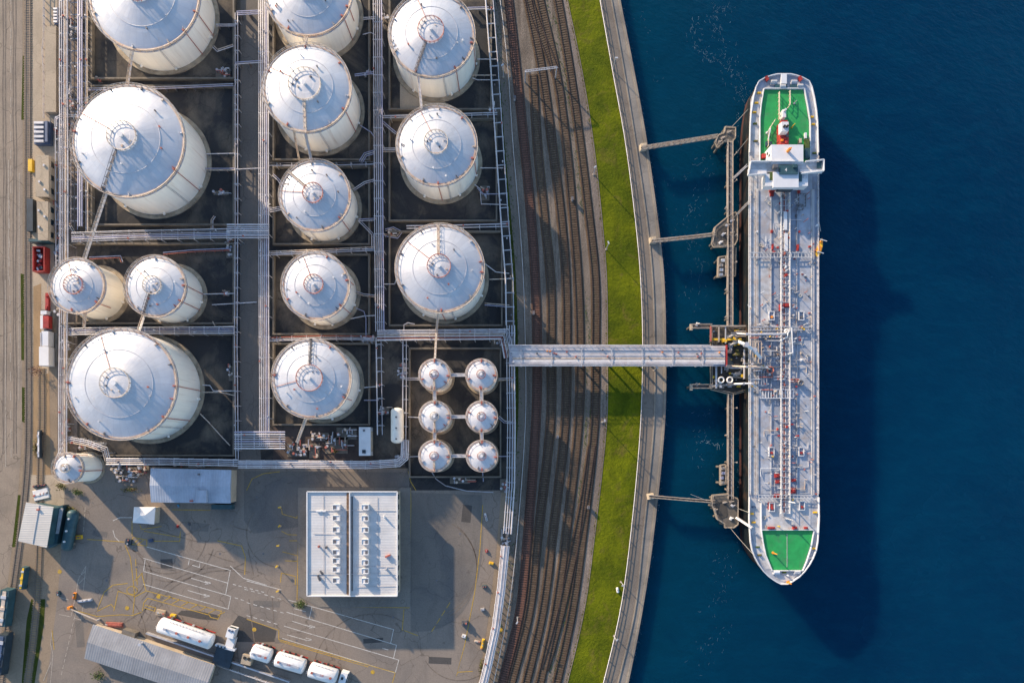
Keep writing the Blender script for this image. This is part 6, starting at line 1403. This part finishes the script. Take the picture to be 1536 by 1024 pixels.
for x_, y_, sx_, sy_ in ((1199, 276 + 36, 8, 8), (1202, 301, 10, 18)): a = D(x_, y_); rail_mb(MB(), [(a[0] - sx_ / 2, a[1] - sy_ / 2), (a[0] + sx_ / 2, a[1] - sy_ / 2), (a[0] + sx_ / 2, a[1] + sy_ / 2), (a[0] - sx_ / 2, a[1] + sy_ / 2)], DZ, 4, .35, 5, True).build('guard_rail', 'steel', ship)
# mid deck crane / hose crane posts
def mast(x_, y_, h_, m='ship_white', boom=None, r=1.1, name='mast'):
    a = D(x_, y_); mb = MB().cyl(a[0], a[1], DZ - .3, DZ + h_, r, 10, r * .7); mb.cyl(a[0], a[1], DZ - .3, DZ + 2.5, r * 2, 10)
    if boom: b = D(*boom); mb.bar((a[0], a[1], DZ + h_ - 1), (b[0], b[1], DZ + h_ - 2), r * 1.2, r * 1.1)
    return mb.build(name, m, ship)
mast(1180, 532, 22, 'ship_white', (1179, 495), name='hose_crane'); mast(1182, 752, 26, 'ship_white'); mast(1178, 777, 30, 'galv'); mast(1201, 540, 9, 'ship_white'); mast(1159, 828.5, 17, 'orange', r=.9); mast(1182, 873, 12, 'orange', r=1.2)
for y_ in (300, 440, 620, 700): mast(1193, y_, 14, 'galv', r=.6); mast(1163, y_ + 9, 12, 'galv', r=.6)
# green decks
def sheetpart(pts, m, name, h_=.6, z=DZ - .3): return MB().prism([D(x, y, z + h_)[:2] for x, y in pts], z + .02, z + h_).build(name, m, ship)
sheetpart([(1146, 135), (1204.5, 135), (1209, 158), (1213, 184), (1213.5, 244), (1140, 244), (1140, 178), (1142, 158)], 'green_deck', 'poop_deck', .8)
sheetpart([(1142, 795), (1219, 795), (1217.5, 808), (1214, 821), (1208, 840), (1202.5, 854), (1158, 854), (1148.5, 832), (1144, 812)], 'green_deck', 'forecastle_deck', .8)
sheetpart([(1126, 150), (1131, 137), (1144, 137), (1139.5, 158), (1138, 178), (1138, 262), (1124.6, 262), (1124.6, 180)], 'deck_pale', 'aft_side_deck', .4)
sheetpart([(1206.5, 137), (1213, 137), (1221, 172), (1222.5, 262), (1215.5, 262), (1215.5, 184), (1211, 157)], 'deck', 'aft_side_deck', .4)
sheetpart([(1160, 857), (1200, 857), (1190, 868), (1176, 872), (1164, 867)], 'deck_pale', 'bow_platform', .5)
sheetpart([(1126, 748), (1140, 748), (1141, 795), (1147, 832), (1157, 853), (1149, 853), (1135, 828), (1127, 798)], 'deck_pale', 'fore_side_deck', .4)
for pts in ([(1146, 134), (1204.5, 134)], [(1205.5, 134), (1210, 157), (1214.5, 184), (1214.5, 244)], [(1145, 134), (1141, 158), (1139, 178), (1139, 244)], [(1142, 794), (1219, 794)], [(1141, 770), (1141.5, 796), (1144, 813), (1148, 832), (1157.5, 855), (1203, 855)], [(1220, 796), (1215.5, 822), (1209, 842), (1203.5, 855)], [(1137.5, 750), (1141, 752), (1141, 770)]):
    mb = MB()
    for i in range(len(pts) - 1): mb.bar(D(*pts[i]), D(*pts[i + 1]), 1.1, 3.2)
    mb.build('coaming', 'ship_white', ship)
MB().bar(D(1180.5, 800, DZ + .6), D(1180.5, 850, DZ + .6), .5, .3).build('deck_line', 'pipe', ship)
# windlasses and bitts
for x_, y_ in ((1164, 857), (1195, 857), (1160, 124), (1190, 124), (1173, 131), (1199, 130)):
    a = D(x_, y_); mb = MB(); mb.tube([(a[0] - 4, a[1], DZ + 2.5), (a[0] + 4, a[1], DZ + 2.5)], 2.2, 12); mb.box(a[0], a[1] - 2, DZ - .2, 10, 3, 2.4); mb.build('mooring_winch', random.choice(['ship_white', 'deck_pale', 'galv']), ship)
MB().cyl(*D(1180.5, 862)[:2], DZ, DZ + 6, 1.2, 8).build('jackstaff', 'ship_white', ship)
a = D(1174.5, 120.5); MB().box(a[0], a[1], DZ, 8, 14, 4).build('stern_house', 'ship_white', ship); a = D(1173, 131); MB().box(a[0] - 2, a[1], DZ, 17, 5, 3).build('winch_base', 'teal', ship); a = D(1191, 131); MB().box(a[0], a[1], DZ, 11, 5, 3).build('winch_base', 'teal', ship)
for x_, y_ in ((1149, 120), (1199, 120)): a = D(x_, y_); MB().box(a[0], a[1], DZ, 3, 6, 6, .5).build('fairlead', 'red', ship)
for x_, y_, m in ((1138, 140, 'yellow'), (1134, 155, 'yellow'), (1131, 169, 'yellow'), (1132, 186, 'leaf'), (1133, 212, 'leaf_y'), (1127, 770, 'yellow'), (1130, 783, 'yellow'), (1139, 832, 'leaf_y'), (1133, 800, 'galv'), (1130, 760, 'blue'), (1217, 176, 'yellow'), (1219, 187, 'yellow'), (1221, 230, 'leaf'), (1222, 768, 'yellow'), (1219, 822, 'yellow'), (1214, 836, 'galv'), (1136, 820, 'leaf'), (1176, 858, 'leaf')):
    a = D(x_, y_); mb = MB().cyl(a[0] - 1, a[1], DZ, DZ + 3, .9, 8); mb.cyl(a[0] + 1.6, a[1], DZ, DZ + 3, .9, 8); mb.box(a[0] + .3, a[1], DZ - .2, 6, 2.6, .7); mb.build('bitts', m, ship)
# poop deck gear: funnel, vents
a = D(1177, 200, DZ + 14); fb = MB().box(a[0], a[1], DZ, 13, 34, 14, 0, 0, .9).build('funnel_casing', 'red', ship)
a = D(1177.5, 190, DZ + 24); MB().box(a[0], a[1], DZ + 14, 11, 15, 11, 0, 0, .85).build('funnel', 'ship_white', ship); f_ = MB()
for k in (-2, 2): f_.cyl(a[0] + k, a[1] - 1, DZ + 24, DZ + 29, 1.6, 10)
f_.build('exhaust_pipe', 'black', ship); MB().box(a[0], a[1] + 8, DZ + 14, 9, 4, 8).build('funnel_band', 'red', ship)
a = D(1177.5, 207, DZ + 16)
for k in range(5): MB().box(a[0] + random.uniform(-5, 5), a[1] - k * 3 + 3, DZ + 13, 3, 2.4, random.uniform(2, 5)).build('casing_vent', random.choice(['orange', 'red', 'steel']), ship)
a = D(1176.5, 170, DZ + 10); mb = MB().box(a[0], a[1], DZ, 5, 11, 10); mb.cyl(a[0], a[1] + 3, DZ + 10, DZ + 16, 1.4, 10); mb.build('vent_house', 'ship_white', ship)
for pts, m in (([(1167, 141), (1167, 182), (1171, 182)], 'railing'), ([(1183, 139), (1183, 160), (1180, 164)], 'railing'), ([(1150, 222), (1152, 196), (1161, 182)], 'railing')):
    rail_mb(MB(), [D(x, y)[:2] for x, y in pts], DZ + .5, 6, .45, 6).build('deck_rail', m, ship)
mast(1150, 200, 16, 'ship_white', (1147, 216), .9, 'store_crane'); mast(1187, 192, 14, 'yellow', r=.6); mast(1191, 156, 10, 'galv', r=.7)
for x_, y_, sx_, sy_, hh, m in ((1209, 218, 6, 14, 5, 'leaf'), (1209, 232, 7, 14, 6, 'teal'), (1152, 217, 9, 6, 4, 'teal'), (1207, 205, 3, 8, 4, 'ship_white'), (1144, 236, 5, 6, 6, 'red'), (1198, 214, 3, 6, 7, 'beige')):
    a = D(x_, y_); MB().box(a[0], a[1], DZ, sx_, sy_, hh).build('deck_house', m, ship)
# accommodation block
ZB = lambda z: DZ + (z - DZ) * .6
def block(x0, y0, x1, y1, z0, z1, m, name, par=None):
    z0, z1 = ZB(z0), ZB(z1); a, b = P(x0, y0, z1), P(x1, y1, z1); return MB().box((a[0] + b[0]) / 2, (a[1] + b[1]) / 2, z0, b[0] - a[0], a[1] - b[1], z1 - z0).build(name, m, par or ship)
acc = block(1157, 217, 1205, 246, DZ, 84, 'ship_white', 'deckhouse')
a = P(1181.5, 227, 66.4); mb = MB().cyl(a[0], a[1], 66.4, 74, 2.2, 12); mb.box(a[0], a[1], 74, 6, 1.6, 1.4, .6); mb.build('radar_post', 'orange', acc)
for k in range(4): a = P(1157, 224 + k * 6, 66.4); MB().box(a[0] - .2, a[1], 50 + (k % 2) * 7, .8, 3, 4).build('porthole', 'glass', acc)
MB().bar((P(1158, 243, 66.4)[0], P(1158, 243, 66.4)[1], 66.4), (P(1204, 243, 66.4)[0], P(1204, 243, 66.4)[1], 66.4), 1, 3).build('parapet', 'ship_white', acc)
block(1126, 244, 1234, 258, 77, 80, 'deck_pale', 'bridge_wing', acc)
mb = MB()
for (xa, ya), (xb, yb) in (((1125, 243.6), (1203, 243.6)), ((1207, 243.6), (1234, 241)), ((1234, 241), (1234, 258)), ((1234, 258), (1200, 262)), ((1148, 262), (1121, 264)), ((1121, 264), (1125, 244))): mb.bar(P(xa, ya, 64), P(xb, yb, 64), 1.1, 5)
mb.build('wing_bulwark', 'ship_white', acc)
for xa, xb, ya, yb in ((1122, 1150, 254, 263), (1200, 1233, 254, 260)): block(xa, ya, xb, yb, 78, 80.5, 'ship_white', 'bridge_wing', acc)
wh = block(1148, 261, 1212, 279, DZ + 16, 81, 'ship_white', 'wheelhouse', acc)
block(1160, 258, 1198, 281, 76, 86, 'ship_white', 'wheelhouse_roof', acc)
block(1170, 248, 1197, 261, 82, 90, 'teal', 'monkey_island', acc)
for x_ in (1164, 1193): block(x_ - 3, 246, x_ + 3, 251, 80, 94, 'steel' if x_ < 1170 else 'teal', 'mast_house', acc)
x, y, z = P(1179, 255, 70.3); text_mb('4', 7, x, y, z, 0, .1).build('painted_mark', 'white', ship)
block(1197.5, 259, 1203, 272, 81, 83.5, 'teal', 'wing_locker', acc); block(1205, 261, 1211, 267, 81, 83, 'galv', 'wing_locker', acc); block(1226, 243, 1232, 252, 80, 83, 'teal', 'wing_locker', acc); block(1155, 258, 1159, 270, 81, 83, 'leaf', 'wing_locker', acc); block(1168, 279, 1190, 284, 54, 72, 'darkbox', 'front_window_band', acc)
a = P(1176, 283, 70); MB().bar((P(1166, 283, 60)[0], P(1166, 283, 60)[1], 60), (P(1192, 283, 60)[0], P(1192, 283, 60)[1], 60), 2, 1.4).build('front_rail', 'ship_white', acc)
MB().box(*P(1163, 281, 56)[:2], DZ, 7, 3, 8).build('red_locker', 'red', ship)
# lifeboat hung over the ship's side
a = P(1230.5, 371, 44); t = thing('rescue_boat', 'orange and yellow rescue boat hung over the outer side of the ship', 'boat', (a[0], a[1], 38), rz=R(75))
v = []; n8 = 8; sec = [(-13, .5, 2), (-10, 3, 0), (-3, 4, -.6), (5, 3.6, -.5), (11, 2, .4), (14, .3, 1.8)]
mb = MB(True)
for u, w_, k in sec: v += [(u, w_ * math.cos(math.pi + math.pi * i / (n8 - 1)), 3.4 + (3.4 - k) * math.sin(math.pi + math.pi * i / (n8 - 1)) * .9) for i in range(n8)]
mb.add(v, [(j * n8 + i, (j + 1) * n8 + i, (j + 1) * n8 + i + 1, j * n8 + i + 1) for j in range(len(sec) - 1) for i in range(n8 - 1)] + [(j * n8, j * n8 + n8 - 1, (j + 1) * n8 + n8 - 1, (j + 1) * n8) for j in range(len(sec) - 1)]); mb.build('hull', 'yellow', t, True)
MB(True).box(-2, 0, 3.4, 9, 5, 3.4, 0, 0, .75).build('canopy', 'orange', t); MB(True).box(9, 0, 3.2, 3, 3, 2).build('bow_cover', 'orange', t)
for k in (-8, 10): a_ = MB(True); a_.bar((k, -6, 8), (k, 4, 9), .9, .9); a_.bar((k, 2, 9), (k, 2, 4), .4, .4); a_.build('davit', 'ship_white', t)
line_('pale rope hanging from the ship rail to the rescue boat', D(1226, 305, DZ + 1), P(1231, 347, 42), 2, .4)

# foam flecks on the water
fm = MB()
def fleck(px, py, s):
    x, y, z = P(px, py, -7); a = random.uniform(0, 6.28); k = random.randint(4, 6); pts = []
    for i in range(k): q = 6.28 * i / k; r_ = s * random.uniform(.4, 1.); pts.append((x + r_ * math.cos(q) * .6 - r_ * math.sin(q) * .5, y + r_ * math.sin(q) * 1.3 + r_ * math.cos(q) * .3, -6.9))
    fm.add(pts, [tuple(range(k))])
def stream(pts, n, w, s=.55):
    for i in range(int(n * .6)):
        k = random.randint(0, len(pts) - 2); t_ = random.random(); a, b = pts[k], pts[k + 1]
        x, y = a[0] + (b[0] - a[0]) * t_ + random.gauss(0, w), a[1] + (b[1] - a[1]) * t_ + random.gauss(0, w * .6); h_ = math.atan2(b[1] - a[1], b[0] - a[0]) + random.gauss(0, .5)
        for q in range(random.randint(2, 7)):
            fleck(x, y, random.uniform(.2, .6) * s); h_ += random.gauss(0, .35); x += math.cos(h_) * s * 1.5; y += math.sin(h_) * s * 1.7
stream([(1088, 0), (1072, 30), (1085, 70), (1100, 110), (1115, 150)], 260, 10, .55); stream([(1036, 20), (1045, 70), (1075, 95)], 90, 6, .6); stream([(1062, 230), (1045, 280), (1040, 340), (1050, 400), (1042, 460)], 170, 10, .55); stream([(1060, 600), (1045, 660), (1060, 720)], 50, 10, .5)
stream([(1088, 800), (1080, 870), (1075, 940), (1050, 1010)], 110, 10, .5); stream([(960, 20), (985, 120)], 30, 8, .4); stream([(1005, 240), (1015, 480)], 40, 9, .4); stream([(1052, 664), (1085, 667)], 26, 2.5, 1.)
for k in range(420):
    y_ = random.uniform(-10, 1030); x_ = curve_y(WATER_E, [y_])[0][0] + abs(random.gauss(0, 1.8)) + .6; fleck(x_, y_, random.uniform(.2, .55))
for k in range(160):
    y_ = random.uniform(150, 830); fleck(1108 + random.gauss(0, 1.4) - abs(y_ - 490) * .004, y_, random.uniform(.2, .5))
fo = struct(fm, 'sea_foam', 'foam', kind='stuff')

# ------------------------------------------------------------------ camera, light
cam = bpy.data.cameras.new('camera'); co = bpy.data.objects.new('camera', cam); col.objects.link(co)
co.location = (0, 0, H * M); co.rotation_euler = (0, 0, 0)
cam.sensor_width = 36.; cam.lens = 36. * H / 1536.; cam.shift_y = (CY - 512) / 1536.; cam.clip_start = 1.; cam.clip_end = 8000.
S.camera = co
SUN_EL, SH = 17., -47.5     # elevation; heading of the shadows (degrees, ccw from +x)
sl = bpy.data.lights.new('sun', 'SUN'); sl.energy = SUN_E; sl.angle = R(1.); sl.color = (1., .775, .54)
so = bpy.data.objects.new('sun', sl); col.objects.link(so)
d = Vector((math.cos(R(SH)) * math.cos(R(SUN_EL)), math.sin(R(SH)) * math.cos(R(SUN_EL)), -math.sin(R(SUN_EL))))
so.rotation_euler = d.to_track_quat('-Z', 'Y').to_euler(); so.location = (-60, 60, 90)
wd = bpy.data.worlds.new('World'); S.world = wd; wd.use_nodes = True
nt = wd.node_tree; bg = nt.nodes['Background']; sky = nt.nodes.new('ShaderNodeTexSky'); sky.sky_type = 'NISHITA'; sky.sun_disc = False
sky.sun_elevation = R(SUN_EL); az = math.atan2(-d.x, -d.y); sky.sun_rotation = az
sky.air_density = 1.; sky.dust_density = .6; sky.ozone_density = 2.
nt.links.new(sky.outputs[0], bg.inputs[0]); bg.inputs[1].default_value = SKY_S
S.view_settings.view_transform = 'Standard'; S.view_settings.look = 'None'; S.view_settings.exposure = EXPO; S.view_settings.gamma = 1.
